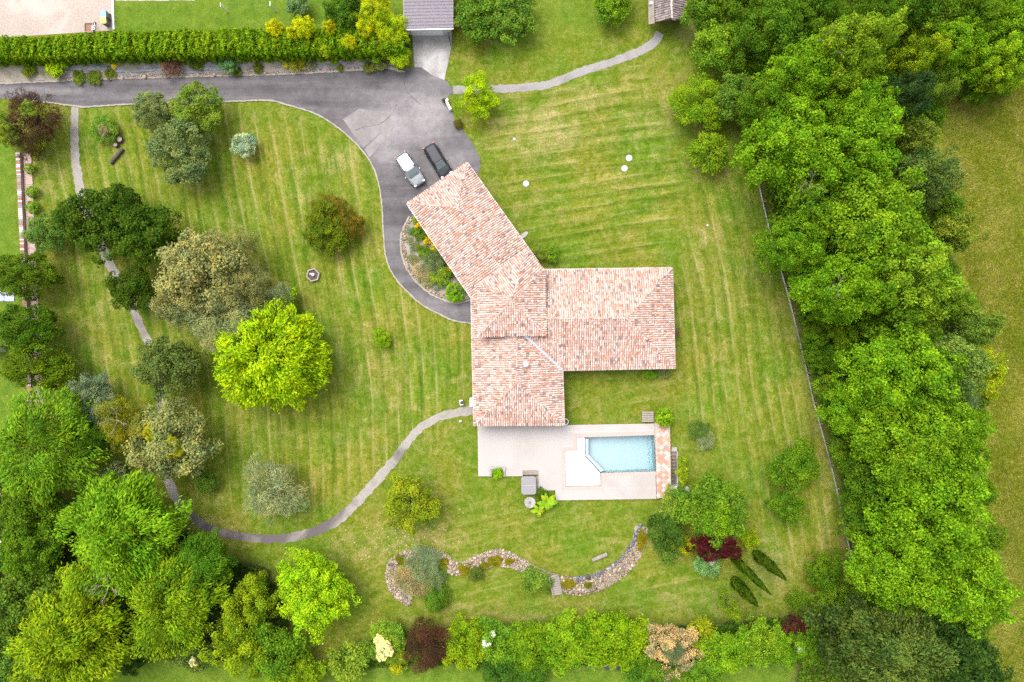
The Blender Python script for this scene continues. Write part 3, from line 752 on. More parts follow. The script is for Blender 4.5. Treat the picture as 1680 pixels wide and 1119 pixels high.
def inset(poly, d):
    n = len(poly); P = [Vector(p) for p in poly]
    area = sum(P[i].x * P[(i + 1) % n].y - P[(i + 1) % n].x * P[i].y for i in range(n)); sg = 1 if area > 0 else -1; out = []
    for i in range(n):
        a, b, c = P[i - 1], P[i], P[(i + 1) % n]; d1 = (b - a).normalized(); d2 = (c - b).normalized()
        n1 = Vector((-d1.y, d1.x)) * sg; n2 = Vector((-d2.y, d2.x)) * sg; m = (n1 + n2).normalized(); out.append(b + m * d / max(.3, m.dot(n1)))
    return out

EV = 2.7
def build_house():
    h = empty('house', (0, 0, 0), 0, 'sprawling single storey house with pinkish clay tiled hip roofs and angled wings', 'house')
    zE, zS, zN, zP, zA = 4.4, 4.2, 3.9, 4.45, 5.6
    # north-west wing
    A, B, Cc, D = (766, 267, EV), (668, 334, EV), (776, 492, EV), (884, 432, EV); ap = (751, 341, zN); en = (826, 447, zN)
    slope(h, [B, Cc, en, ap], 0, 1, 11); slope(h, [D, A, ap, en], 0, 1, 12); slope(h, [A, B, ap], 0, 1, 13)
    # south wing
    a, b, c, d = (773.5, 486, EV), (778, 698, EV), (925.5, 697, EV), (922.5, 607, EV); sa = (848, 628, zS); sb = (848, 545, zS); vt = (861, 550, 3.9)
    slope(h, [a, b, sa, (848, 486, zS)], 0, 1, 14); slope(h, [b, c, sa], 0, 1, 15); slope(h, [c, d, vt, sb, sa], 0, 1, 16)
    # east wing
    e, f, g = (1107, 603.5, EV), (1102.5, 440, EV), (884, 443.5, EV); ea = (1028, 522, zE); ew = (880, 523, zE)
    slope(h, [d, e, ea, ew, vt], 0, 1, 17); slope(h, [e, f, ea], 0, 1, 18); slope(h, [f, g, ew, ea], 0, 1, 19)
    # raised pavilion joining the wings
    pent = [(784, 466, zP), (862, 410, zP), (893, 443, zP), (896, 550, zP), (784.5, 551.5, zP)]; apx = (840.5, 493, zA)
    for i in range(5): slope(h, [pent[i], pent[(i + 1) % 5], apx], 0, 1, 20 + i)
    lines = [(A, ap), (B, ap), (ap, en), (b, sa), (c, sa), (sa, sb), (e, ea), (f, ea), (ea, ew)] + [(p, apx) for p in pent]
    rt = link('ridge_tiles', ridge_mesh('ridge_tiles', [(G(*p), G(*q)) for p, q in lines])); tag(rt, kind='stuff'); rt.parent = h
    MB().beam(G(*d) + Vector((0, 0, .13)), G(*vt) + Vector((0, 0, .16)), .30, .03).build('valley_flashing', M['gutter'], h)
    # walls
    def wall(pts, ins, z1):
        pl = [Vector(G(p[0], p[1], EV)[:2]) for p in pts]; return MB().prism(inset(pl, ins), 0, z1).build('wall', M['render'], h)
    wall([A, B, Cc, D], .45, 2.62); wall([(773.5, 486), b, c, (923, 560), (880, 500)], .45, 2.6); wall([d, e, f, g, (880, 560)], .47, 2.61)
    pl = [Vector(G(*p)[:2]) for p in pent]; MB().prism(inset(pl, .30), 0, zP - .17).build('wall', M['render'], h)
    # gutters along the eaves
    for p, q in ((d, e), (f, (893, 443, EV)), (f, e), (c, d), (B, Cc), (A, D), (a, b)):
        P, Q = G(*p), G(*q); dr = (Q - P).normalized(); off = Vector((dr.y, -dr.x, 0)) * .06
        cen = G(880, 500, EV)
        if ((P + Q) / 2 - cen).dot(off) < 0: off = -off
        MB().beam(P + off + Vector((0, 0, -.07)), Q + off + Vector((0, 0, -.07)), .11, .09).build('gutter', M['gutter'], h)
    # openings on the outer walls (frame, pane)
    def opening(name, px, py, face, w, z0, z1, ins=.455, mat='glass'):
        c = G(px, py, EV); n = Vector((math.cos(face), math.sin(face), 0)); c = Vector((c.x, c.y, 0)) - n * ins
        t = Vector((-n.y, n.x, 0)); zc = (z0 + z1) / 2
        fr = MB()
        for s in (-1, 1): fr.box(c + n * .03 + t * s * (w / 2) + Vector((0, 0, zc)), (.06, .07, z1 - z0 + .14), face)
        for zz in (z0, z1): fr.box(c + n * .028 + Vector((0, 0, zz)), (.06, w - .07, .07), face)
        o = fr.build(name, M['white'], h)
        MB().box(c + n * .012 + Vector((0, 0, zc)), (.02, w - .07, z1 - z0 - .07), face).build('pane', M[mat], o)
    south = -PI / 2
    for px in (800, 850, 900): opening('patio_door', px, 698, south, 2.2, .1, 2.25)
    for px in (970, 1060): opening('window', px, 605, south, 1.6, .9, 2.2)
    for py in (480, 560): opening('window', 1104.5, py, 0, 1.4, .9, 2.2)
    for px in (960, 1050): opening('window', px, 442, PI / 2, 1.4, .9, 2.2)
    for py in (600, 650): opening('window', 776.5, py, PI, 1.2, .9, 2.2)
    nw = (Vector(G(*B)[:2]) - Vector(G(*A)[:2])); fa = math.atan2(nw.y, nw.x)
    opening('garage_door', 717, 300.5, fa - PI / 2, 4.6, .06, 2.25, mat='white')
    # roof vent
    v = MB().tube([G(863, 598, 3.7), G(863, 598, 4.35)], [.15, .15], 10); v.lathe(G(863, 597.5, 4.35), [(.1, -.03), (.34, -.02), (.27, .06), (.05, .14)], 12)
    v.build('roof_vent', plain('vent_metal', (.5, .56, .58), .3, .5, .6), h)
build_house()

# ------------------------------------------------------------------ terrace, pool, tiled wall
DZ = 0.20
deck_poly = [(784, 690), (1073.5, 690), (1074, 700), (1077, 818.5), (912, 821), (911, 804.5), (884, 804.5), (883, 772), (857.5, 772), (857.5, 781.5), (829, 781.5), (829, 766), (803, 766), (803, 781.5), (784.5, 781.5)]
pool_poly = [(946.5, 718), (1073.5, 713.8), (1076.3, 773.5), (986, 776), (986, 797), (928, 798.5), (927, 740), (946.5, 738.5)]
def gz(poly, z): return [tuple(G(p[0], p[1], z)[:2]) for p in poly]
deck_poly[0] = (784, 699 - 6); deck_poly[1] = (1073.5, 695)
o = MB().prism(gz([(783.5, 699)] + [(783.5, 680), (926, 680), (928, 697.5)] + deck_poly[1:], DZ), 0.0, DZ, [gz(pool_poly, DZ)]).build('terrace', M['deck']); tag(o, kind='structure')
def coping():
    P = gz(pool_poly, DZ); pl = inset([Vector(p) for p in P], -.38)
    o = MB().prism([tuple(p) for p in pl], DZ - .05, DZ + .012, [P]).build('pool_coping', M['coping']); tag(o, kind='structure')
coping()
for (x0, y0, x1, y1) in ((930, 800.8, 1076, 800.8), (932, 708.5, 1072, 706.5)):
    o = MB().beam(G(x0, y0, DZ + .003), G(x1, y1, DZ + .003), .05, .006).build('terrace_joint', M['gutter']); tag(o, kind='structure')

pool = empty('swimming_pool', tuple(G(1018, 745, 0)), 0, 'pale turquoise swimming pool with a white corner platform and chamfered edge', 'pool')
wp = [(960, 717.6), (1073.5, 713.8), (1076.3, 773.5), (986, 776), (960.4, 748.5)]
W = gz(wp, DZ)
def basin():
    mb = MB(); zb = [-0.85, -1.55, -1.55, -0.95, -0.85]; n = 5
    mb.add([Vector((p[0], p[1], .085)) for p in W] + [Vector((p[0], p[1], z)) for p, z in zip(W, zb)], [(i, n + i, n + (i + 1) % n, (i + 1) % n) for i in range(n)] + [tuple(n + i for i in range(n))])
    b = mb.build('basin', M['basin'])
    bm = bmesh.new(); bm.from_mesh(b.data); bmesh.ops.recalc_face_normals(bm, faces=bm.faces[:]); bm.to_mesh(b.data); bm.free()
    set_world_parent(b, pool)
    set_world_parent(MB().prism([tuple(p) for p in inset([Vector(p) for p in W], .004)], -1.5, 0.02).build('water', M['water']), pool)
    plat = [(946.5, 718), (959.8, 717.6), (960.2, 748.6), (985.6, 776.2), (985.8, 797), (928, 798.5), (927, 740), (946.5, 738.5)]
    set_world_parent(MB().prism([tuple(p) for p in inset([Vector(p) for p in gz(plat, DZ)], .02)], 0.0, 0.10).build('platform', M['liner'], bevel=.03), pool)
    st = [(960.4, 720), (966, 720), (966, 746), (992, 772.5), (986, 775.6), (960.6, 748.4)]
    set_world_parent(MB().prism([tuple(p) for p in inset([Vector(p) for p in gz(st, DZ)], .01)], -0.9, -0.07).build('step', M['basin']), pool)
    for (x, y) in ((1063, 740), (1063.5, 756)): set_world_parent(MB().lathe(G(x, y, -1.5), [(.14, 0), (.14, .09), (.06, .10)], 12).build('drain', M['gutter']), pool)
    set_world_parent(MB().box(G(960.4, 747, .08), (.10, .14, .1)).build('skimmer', M['gutter']), pool)
basin()

def tiled_wall():
    w = empty('tiled_wall', tuple(G(1088, 755, 0)), 0, 'low pool wall topped with diagonal terracotta and cream tiles beside the pool', 'wall')
    z = .42; pl = [(1074.5, 693), (1099, 699), (1101, 797.5), (1117, 797.5), (1117.5, 812), (1078, 818)]
    set_world_parent(MB().prism(gz(pl, z), 0, z).build('wall_body', M['coping']), w)
    inner = np.array([tuple(p) for p in inset([Vector(p) for p in gz(pl, z)], .16)])
    s = .40; me = None; r = random.Random(5); c0 = G(1088, 755, z)
    for i in range(-24, 25):
        for j in range(-24, 25):
            x = c0.x + (i - j) * s * .7071 + .05; y = c0.y + (i + j) * s * .7071
            if not in_poly(np.array([x]), np.array([y]), inner)[0]: continue
            if me is None:
                t = MB().box((0, 0, 0), (s - .025, s - .025, .04), PI / 4).build('tile', M['tint']); me = t.data
            else: t = link('tile', me)
            t.location = (x - w.location.x, y - w.location.y, z + .008 + r.uniform(0, .004)); t.parent = w
            q = r.random(); base = (.31, .165, .115) if q < .50 else ((.32, .225, .18) if q < .72 else (.35, .30, .265))
            t.color = (*[k * r.uniform(.92, 1.08) for k in base], 1)
tiled_wall()

def stairwell():
    s = empty('garden_stairs', tuple(G(1105, 768, 0)), 0, 'narrow flight of brown timber steps sinking beside the tiled pool wall', 'stairs')
    x0, x1 = G(1101.6, 0).x, G(1109.9, 0).x; n = 9
    for k in range(n):
        ya, yb = G(0, 741 + 55 * k / n).y, G(0, 741 + 55 * (k + 1) / n).y; z = -.03 - k * .15
        set_world_parent(MB().box(((x0 + x1) / 2, (ya + yb) / 2, z - .09), (x1 - x0, (ya - yb) * .98, .18)).build('step', M['darkwood']), s)
        set_world_parent(MB().box(((x0 + x1) / 2, yb + .05, z + .012), (x1 - x0 - .02, .09, .035)).build('nosing', M['wood']), s)
    yt, yb = G(0, 740.8).y, G(0, 796.2).y
    set_world_parent(MB().box((x1 + .08, (yt + yb) / 2, -.65), (.15, yt - yb, 1.5)).build('side_wall', M['concrete']), s)
    set_world_parent(MB().box((x0 - .08, (yt + yb) / 2, -.75), (.15, yt - yb, 1.3)).build('side_wall', M['concrete']), s)
    set_world_parent(MB().box(((x0 + x1) / 2, yb - .06, -.75), (x1 - x0 + .3, .1, 1.45)).build('end_wall', M['concrete']), s)
    set_world_parent(MB().box(tuple(G(1106, 737, .05)), (.62, .5, .14)).build('top_slab', M['concrete']), s)
stairwell()

def hot_tub():
    c = G(867, 794, .0); h = empty('hot_tub', tuple(c), math.radians(2), 'square hot tub under a rounded grey insulated cover', 'hot tub')
    def rr(w, l, r, n=6):
        return [(sx * (w / 2 - r) + r * math.cos(a), sy * (l / 2 - r) + r * math.sin(a)) for sx, sy, a0 in ((1, 1, 0), (-1, 1, PI / 2), (-1, -1, PI), (1, -1, 1.5 * PI)) for a in [a0 + PI / 2 * k / n for k in range(n + 1)]]
    MB().prism(rr(1.62, 1.98, .3), 0, .72).build('tub_body', M['darkwood'], h)
    MB().prism(rr(1.66, 2.04, .32), .725, .85).build('cover', plain('grey_vinyl', (.165, .155, .16), .6, .3, vary=.05), h, bevel=.05)
    MB().box((0, 0, .862), (1.5, .03, .018)).build('cover_seam', M['gutter'], h)
hot_tub()
dk = empty('tub_deck', tuple(G(870, 780, 0)), 0, 'grey timber boarded step wrapped round two sides of the hot tub', 'deck')
for k in range(2):
    z = .21
    set_world_parent(MB().box(G(870.5, 774 + k * 3.2, z), (1.75, .2, .05)).build('plank', M['wood']), dk)
    set_world_parent(MB().box(G(879.6 + k * 3.0, 792.5 - k * .6, z - .004), (.185, 1.55, .05)).build('plank', M['wood']), dk)

def planter_box():
    p = empty('terrace_planter', tuple(G(816, 774, 0)), 0, 'white U shaped planter let into the terrace edge holding a leafy plant', 'planter')
    for (x, y, w, l) in ((816, 767.8, 1.85, .26), (805, 775.5, .26, .8), (827, 775.5, .26, .8)): set_world_parent(MB().box(G(x, y, .2), (w, l, .42)).build('planter_wall', M['concrete'], bevel=.02), p)
    set_world_parent(MB().box(G(816, 775.6, .1), (1.2, .75, .2)).build('soil', M['soil']), p)
planter_box()

def round_table():
    t = empty('round_table', tuple(G(869, 822, 0)), 0, 'round grey slatted garden table on the grass beside the hot tub', 'table')
    MB().lathe((0, 0, 0), [(.30, 0), (.30, .04), (.05, .08), (.05, .68)], 14).build('pedestal', M['gutter'], t)
    me = None
    for k in range(12):
        a = k * 2 * PI / 12; mb = MB(); pts = [(.13, -PI / 13), (.62, -PI / 13.5), (.63, 0), (.62, PI / 13.5), (.13, PI / 13)]
        s = MB().prism([(r_ * math.cos(q), r_ * math.sin(q)) for r_, q in pts], .70, .735).build('slat', M['concrete'], t); s.rotation_euler = (0, 0, a)
    MB().lathe((0, 0, 0), [(.12, .70), (.12, .74), (.03, .76)], 12).build('hub', M['darkwood'], t)
round_table()

def wheel_pot():
    p = empty('round_pot', tuple(G(927, 691, 0)), 0, 'dark round pot with a pale rim at the terrace corner by the roof', 'pot')
    MB().lathe((0, 0, 0), [(.24, 0), (.34, .5), (.34, .52)], 16).build('pot_body', M['concrete'], p)
    MB().lathe((0, 0, 0), [(.30, .521), (.36, .525), (.36, .58), (.31, .58), (.30, .545)], 18).build('rim', M['white'], p)
    MB().lathe((0, 0, 0), [(.29, .50), (.29, .546)], 14).build('soil', M['soil'], p)
wheel_pot()

def pallet():
    p = empty('wooden_bench', tuple(G(1061.5, 683, 0)), 0, 'square slatted wooden bench on the grass north of the pool', 'bench')
    for k in range(5): MB().box((0, -.48 + k * .24, .42), (1.32, .205, .045)).build('slat', M['wood'], p)
    for sx in (-1, 1): MB().box((sx * .5, 0, .36), (.08, 1.1, .08)).build('bearer', M['wood'], p)
    for sx in (-1, 1):
        for sy in (-1, 1): MB().box((sx * .5, sy * .45, .16), (.08, .08, .32)).build('leg', M['wood'], p)
pallet()

def small_box(name, px, py, size, mat, label, cat, rz=0, extra=None):
    t = empty(name, tuple(G(px, py, 0)), rz, label, cat)
    MB().box((0, 0, size[2] / 2), size).build('casing', M[mat], t, bevel=.03)
    if extra == 'fan':
        MB().lathe((size[0] * .12, 0, size[2]), [(.2, .002), (.2, .02), (.05, .025)], 14).build('grille', M['black'], t)
    if extra == 'lid': MB().box((0, 0, size[2] + .02), (size[0] * 1.06, size[1] * 1.06, .05)).build('lid', M['gutter'], t)
    if extra == 'handle': MB().beam((-.1, 0, size[2] + .04), (.1, 0, size[2] + .04), .03).build('handle', M['black'], t)
    return t
small_box('heat_pump', 757.5, 660, (.42, .62, .6), 'gutter', 'small grey blue heat pump box on the grass west of the house', 'heat pump', .15, 'fan')
small_box('wall_cabinet', 774, 658, (.30, .95, 1.4), 'white', 'narrow white cabinet against the west wall under the eaves', 'cabinet', 0, 'lid')
small_box('pool_filter', 1124.5, 803, (.42, .72, .8), 'white', 'small white pool filter unit at the end of the tiled wall', 'filter', .12, 'lid')
small_box('flood_light', 755.5, 691, (.32, .22, .2), 'gutter', 'small garden floodlight on the grass south of the curved path end', 'light', .3, 'handle')

# ------------------------------------------------------------------ cars
def car(px0, py0, px1, py1, col, label, dark_roof=None, rails=False, metal=0.0):
    a, b = G(px0, py0, .8), G(px1, py1, .8); d = (b - a); L = d.length; c = (a + b) / 2
    t = empty('parked_car', (c.x, c.y, 0.03), math.atan2(d.y, d.x), label, 'car', 'cars parked by the garage')
    k = L / 4.2
    paint = plain('car_paint', col, .35, .3, metal, .15, vary=.02)
    glass = plain('car_glass', (.10, .125, .125), .12, .7, vary=.02)
    dglass = plain('car_side_glass', (.018, .021, .024), .35, .15, vary=.02)  # dark base stands in for trees and ground reflected in the glass
    st = [(-2.10, .60, .42, .62), (-2.04, .74, .32, .84), (-1.85, .82, .26, .93), (-1.3, .865, .24, .96), (-.3, .875, .24, .955), (.55, .87, .24, .94), (1.0, .86, .24, .90), (1.5, .835, .25, .84), (1.85, .78, .28, .76), (2.03, .66, .34, .66), (2.10, .50, .42, .58)]
    V, F = [], []; n = 9
    for x, w, zb, zt in st:
        for yy, zz in ((-.80, zb), (-.97, zb + .12), (-1.0, zb + (zt - zb) * .55), (-.95, zt - .05), (-.80, zt), (0, zt + .045), (.80, zt), (.95, zt - .05), (1.0, zb + (zt - zb) * .55), (.97, zb + .12), (.80, zb)):
            V.append((x * k, yy * w * k, zz))
    n = 11
    for i in range(len(st) - 1):
        for j in range(n): F.append((i * n + j, (i + 1) * n + j, (i + 1) * n + (j + 1) % n, i * n + (j + 1) % n))
    F.append(tuple(range(n))); F.append(tuple(reversed([(len(st) - 1) * n + j for j in range(n)])))
    body = pydata('body', V, F, paint, t, True); bm = bmesh.new(); bm.from_mesh(body.data); bmesh.ops.recalc_face_normals(bm, faces=bm.faces[:]); bm.to_mesh(body.data); bm.free()
    md = body.modifiers.new('s', 'SUBSURF'); md.levels = 1; md.render_levels = 1
    # greenhouse: lower and upper outlines
    lo = [(-1.93, .66, .93), (-1.80, .74, .95), (.30, .77, .95), (.98, .70, .915), (1.06, .40, .925)]
    hi = [(-1.66, .50, 1.44), (-1.50, .56, 1.47), (-.10, .57, 1.50), (.28, .55, 1.46), (.34, .32, 1.47)]
    def P3(q, s): return (q[0] * k, q[1] * k * s, q[2])
    shell = MB(); ring_lo = [P3(q, 1) for q in lo] + [P3(q, -1) for q in reversed(lo)]; ring_hi = [P3(q, 1) for q in hi] + [P3(q, -1) for q in reversed(hi)]
    m = len(ring_lo); shell.add(ring_lo + ring_hi, [(i, (i + 1) % m, m + (i + 1) % m, m + i) for i in range(m)] + [tuple(range(m, 2 * m))])
    g = shell.build('cabin', M['black'] if dark_roof else paint, t)
    bm = bmesh.new(); bm.from_mesh(g.data); bmesh.ops.recalc_face_normals(bm, faces=bm.faces[:]); bm.to_mesh(g.data); bm.free()
    def quad(name, a_, b_, c_, d_, ins=.06, off=.012):
        q = [Vector(p) for p in (a_, b_, c_, d_)]; cen = sum(q, Vector()) / 4; nn = (q[1] - q[0]).cross(q[3] - q[0]).normalized()
        if nn.dot(cen - Vector((-.4, 0, .8))) < 0: nn = -nn
        q = [cen + (p - cen) * (1 - ins) + nn * off for p in q]; q2 = [p - nn * .02 for p in q]
        MB().add(q + q2, [(0, 1, 2, 3), (7, 6, 5, 4), (0, 4, 5, 1), (1, 5, 6, 2), (2, 6, 7, 3), (3, 7, 4, 0)]).build(name, glass if name == 'windshield' else dglass, t)
    quad('windshield', P3((1.04, .62, .925), 1), P3((1.04, .62, .925), -1), P3((.31, .50, 1.47), -1), P3((.31, .50, 1.47), 1), .05, .03)
    quad('rear_window', P3((-1.90, .62, .96), 1), P3((-1.90, .62, .96), -1), P3((-1.62, .48, 1.44), -1), P3((-1.62, .48, 1.44), 1), .1, .03)
    for s in (1, -1):
        for x0, x1, u0, u1 in ((-1.75, -.72, -1.48, -.70), (-.66, .26, -.64, -.08)): quad('side_window', P3((x0, .748, .96), s), P3((x1, .768, .96), s), P3((u1, .572, 1.47), s), P3((u0, .562, 1.46), s), .05, .015)
    rp = [(-1.66, .46), (-1.5, .53), (-.1, .545), (.27, .52), (.33, .2), (.33, -.2), (.27, -.52), (-.1, -.545), (-1.5, -.53), (-1.66, -.46)]
    V = [(x * k, y * k, 1.475 + .012 * (1 - abs(x + .6))) for x, y in rp] + [(x * k * .97 - .015, y * k * .90, 1.515 + .01 * (1 - abs(x + .6))) for x, y in rp]; m = len(rp)
    o = pydata('roof', V, [(i, (i + 1) % m, m + (i + 1) % m, m + i) for i in range(m)] + [tuple(range(m, 2 * m))], plain('car_roof', dark_roof, .45, .25, metal, 0, vary=.02) if dark_roof else paint, t)
    bm = bmesh.new(); bm.from_mesh(o.data); bmesh.ops.recalc_face_normals(bm, faces=bm.faces[:]); bm.to_mesh(o.data); bm.free()
    bon = [(1.10, .66), (1.5, .66), (1.86, .56), (1.98, .36), (1.98, -.36), (1.86, -.56), (1.5, -.66), (1.10, -.66)]
    zt = lambda x: .925 if x < 1.2 else (.875 if x < 1.6 else (.80 if x < 1.9 else .735))
    V = [(x * k, y * k, zt(x) - .02) for x, y in bon] + [(x * k, y * k * .97, zt(x) + .028) for x, y in bon]; m = len(bon)
    o = pydata('bonnet', V, [(i, (i + 1) % m, m + (i + 1) % m, m + i) for i in range(m)] + [tuple(range(m, 2 * m))], plain('car_bonnet', dark_roof, .45, .25, metal, 0, vary=.02) if dark_roof else paint, t)
    bm = bmesh.new(); bm.from_mesh(o.data); bmesh.ops.recalc_face_normals(bm, faces=bm.faces[:]); bm.to_mesh(o.data); bm.free()
    for s in (1, -1):
        MB().box((.62 * k, s * .98 * k, .98), (.14, .20, .13)).build('mirror', paint, t, bevel=.03)
        MB().box((1.93 * k, s * .56 * k, .70), (.2, .28, .12), -s * .5).build('headlight', plain('lamp_lens', (.6, .62, .64), .15, .6), t, bevel=.02)
        MB().box((-2.02 * k, s * .66 * k, .80), (.12, .22, .2), s * .3).build('tail_light', plain('tail_lens', (.25, .01, .01), .2, .5), t, bevel=.02)
        if rails: MB().beam((-1.5 * k, s * .60 * k, 1.50), (.05 * k, s * .61 * k, 1.53), .05).build('roof_rail', M['rim'], t)
        for x in (-1.28, 1.30):
            w = MB().tube([(x * k, s * .70 * k, .31), (x * k, s * .885 * k, .31)], [.31, .31], 18).build('wheel', M['rubber'], t)
            MB().tube([(x * k, s * .80 * k, .31), (x * k, s * .893 * k, .31)], [.20, .20], 14).build('rim', M['rim'], w)
    return t
car(655.5, 252.5, 689.5, 302, (.175, .18, .195), 'silver grey estate car with roof rails parked on the drive', None, True, .1)
car(702.5, 238, 733.5, 288.5, (.012, .014, .018), 'black hatchback parked nose to the house beside the silver car', (.016, .017, .022), False, .0)

# ------------------------------------------------------------------ outbuildings at the top edge
def garage():
    g = empty('garage', tuple(G(703, 20, 0)), 0, 'garage with a grey corrugated roof and white door at the head of the drive', 'garage')
    x0, x1 = G(662, 0, 2.6).x, G(744, 0, 2.6).x; y1 = G(0, -45, 2.6).y; y0 = G(0, 47.5, 2.6).y
    n = int((y1 - y0) / .09); V = []; F = []
    for i in range(n + 1):
        y = y0 + (y1 - y0) * i / n; q = i % 4; z = (.0, .05, .05, .0)[q]
        for x, zb in ((x0, 2.48), ((x0 + x1) / 2, 2.62), (x1, 2.74)): V.append((x, y, zb + z))
    for i in range(n):
        for j in range(2): F.append((i * 3 + j, i * 3 + j + 1, i * 3 + j + 4, i * 3 + j + 3))
    r = pydata('roof', V, F, mottled('corrugated_sheet', (.098, .084, .102), (.130, .115, .130), .8, 7, rough=.6, stain=(.20, .15, .14), stain_scale=.12, spec=.4, stain_lo=.58, stain_hi=.7)); set_world_parent(r, g)
    md = r.modifiers.new('thick', 'SOLIDIFY'); md.thickness = .03
    wx0, wx1 = G(676, 0, 0).x, G(741, 0, 0).x; wy = G(0, 57.5, 0).y; wy1 = G(0, -40, 0).y
    set_world_parent(MB().prism([(wx0 - .6, wy), (wx1, wy), (wx1, wy1), (wx0 - .6, wy1)], 0, 2.40).build('wall', M['render']), g)
    dw = G(728, 0, 0).x - wx0
    door = MB().box(((wx0 + wx0 + dw) / 2, wy - .03, 1.06), (dw, .06, 2.1)).build('door', M['white']); set_world_parent(door, g)
    for k in range(4): set_world_parent(MB().box(((wx0 + wx0 + dw) / 2, wy - .065, .35 + k * .5), (dw - .1, .012, .42)).build('door_panel', M['white']), g)
    set_world_parent(MB().beam((x0, y0 - .05, 2.46), (x1, y0 - .05, 2.72), .08, .1).build('gutter', M['gutter']), g)
garage()

def shed():
    s = empty('garden_shed', tuple(G(1100, 15, 0)), 0, 'old wooden shed with a mossy grey tiled gable roof at the path end', 'shed')
    cols = np.array([(.16, .13, .125), (.20, .165, .155), (.12, .10, .095), (.23, .195, .185), (.17, .12, .10)]); pr = np.ones(5) / 5
    zr, ze = 3.3, 2.4
    for pts in ([(1076.5, 35.5, ze), (1074, -45, ze), (1100, -45, zr), (1102.5, 30, zr)], [(1122, -45, ze), (1125.5, 33, ze), (1102.5, 30, zr), (1100, -45, zr)]):
        slope(s, pts, 0, 1, 55, cols=cols, prob=pr, pw=.26, pl=.36)
    for o in [c for c in s.children]: o.matrix_parent_inverse = Matrix.Translation(s.location).inverted()
    rt = link('ridge_tiles', ridge_mesh('ridge_tiles', [(G(1102.5, 30, zr), G(1100, -45, zr))], 9, np.array([(.5, .45, .43), (.42, .36, .34)]), np.array([.5, .5]))); set_world_parent(tag(rt, kind='stuff'), s)
    w = [(1079, 27), (1122, 26), (1120, -40), (1077, -40)]
    set_world_parent(MB().prism(gz(w, 1.2), 0, 2.35).build('wall', M['darkwood']), s)
    lean = [Vector(G(1064, 40, 1.7)), Vector(G(1074, 38, 2.1)), Vector(G(1073, -40, 2.1)), Vector(G(1063, -40, 1.7))]
    for k in range(4):
        a = k / 4 + .015; b = (k + 1) / 4 - .015
        q = [lean[0].lerp(lean[1], a), lean[0].lerp(lean[1], b), lean[3].lerp(lean[2], b), lean[3].lerp(lean[2], a)]
        set_world_parent(MB().add(q + [p - Vector((0, 0, .05)) for p in q], [(0, 1, 2, 3), (7, 6, 5, 4), (0, 4, 5, 1), (1, 5, 6, 2), (2, 6, 7, 3), (3, 7, 4, 0)]).build('lean_to_board', M['wood']), s)
    for y in (38, 0): set_world_parent(MB().beam(G(1065, y, 0), G(1065, y, 0) + Vector((-.1, 0, 1.62)), .1).build('post', M['wood']), s)
    set_world_parent(MB().box(G(1068.5, 5, 2.0), (.35, .3, .12)).build('white_box', M['white']), s)
shed()

# ------------------------------------------------------------------ hedge, bank, edging walls, fence
def hedge():
    r = np.random.default_rng(77); n = 52000
    # a clipped run from the left edge to the garage: body 2.6 m tall, about 2.2 m deep
    def run(t):  # t in px along x -> centre y of the top, at hedge height
        return np.interp(t, [-60, 100, 160, 420, 660], [77.5, 76, 71, 66, 63])
    x = r.uniform(-60, 664, n); hh = 2.7 + .15 * np.sin(x * .07) + .1 * np.sin(x * .19)
    face = r.random(n); dy = np.empty(n); z = np.empty(n); nr = np.zeros((n, 3))
    half = np.interp(x, [-60, 100, 160, 420, 664], [1.05, 1.1, 1.25, 1.35, 1.3])
    top = face < .45; so = (face >= .45) & (face < .85); no = face >= .85
    dy[top] = r.uniform(-1, 1, top.sum()) * half[top]; z[top] = hh[top] - np.abs(dy[top] / half[top]) ** 3 * .25
    dy[so] = -half[so]; z[so] = r.uniform(.05, 1, so.sum()) * hh[so]; dy[no] = half[no]; z[no] = r.uniform(.05, 1, no.sum()) * hh[no]
    k = 1 / S; q2 = np.where(top, dy * 1.3, z * 1.3); lump = np.zeros(n)
    for w_ in range(9):
        a_, b_, c_ = r.uniform(.12, .7), r.uniform(-3.2, 3.2), r.uniform(0, 6.28); lump += .062 * np.sin(x * a_ * r.choice([-1, 1]) + q2 * b_ + c_)
    lump = np.clip(lump * 1.3, -.3, .3)
    cx = (x - 840) * k * .97; cy = (559.5 - run(x)) * k * .965
    nr[top] = (0, 0, 1); nr[so] = (0, -1, .15); nr[no] = (0, 1, .1)
    p = np.stack([cx, cy + dy, z], 1) + nr * (r.uniform(-.28, .10, n) + lump * .6)[:, None] + r.normal(0, .05, (n, 3))
    nn = unit(nr * .8 + r.normal(size=(n, 3)) * .5 + np.array([0, 0, .2])); td = unit(r.normal(size=(n, 3)) * .6 + np.array([0, 0, .5]) + nr * .4)
    ln = .16 * r.uniform(.6, 1.4, n); var = .36 + .95 * lump + r.normal(0, .22, n)
    h = empty('conifer_hedge', tuple(G(300, 80, 0)), 0, 'long clipped bright green conifer hedge running along the top of the drive', 'hedge')
    o = link('foliage', leaf_mesh('hedge_foliage', p, nn, td, ln, ln * .38, var)); o.color = (.125, .225, .005, 1); set_world_parent(o, h)
    c = MB()
    for a, b in ((-60, 160), (160, 420), (420, 664)):
        ca, cb = float(run(a)), float(run(b)); xa, xb = (a - 840) * k * .97, (b - 840) * k * .97; ya, yb = (559.5 - ca) * k * .965, (559.5 - cb) * k * .965; w = .85
        c.add([(xa, ya - w, 0), (xb, yb - w, 0), (xb, yb + w, 0), (xa, ya + w, 0), (xa, ya - w, 2.25), (xb, yb - w, 2.25), (xb, yb + w, 2.25), (xa, ya + w, 2.25)], [(4, 5, 6, 7), (0, 1, 5, 4), (2, 3, 7, 6), (3, 0, 4, 7), (1, 2, 6, 5)])
    set_world_parent(c.build('inner_branches', mottled('hedge_heart', (.010, .020, .004), (.03, .05, .008), 2, 8)), h)
hedge()

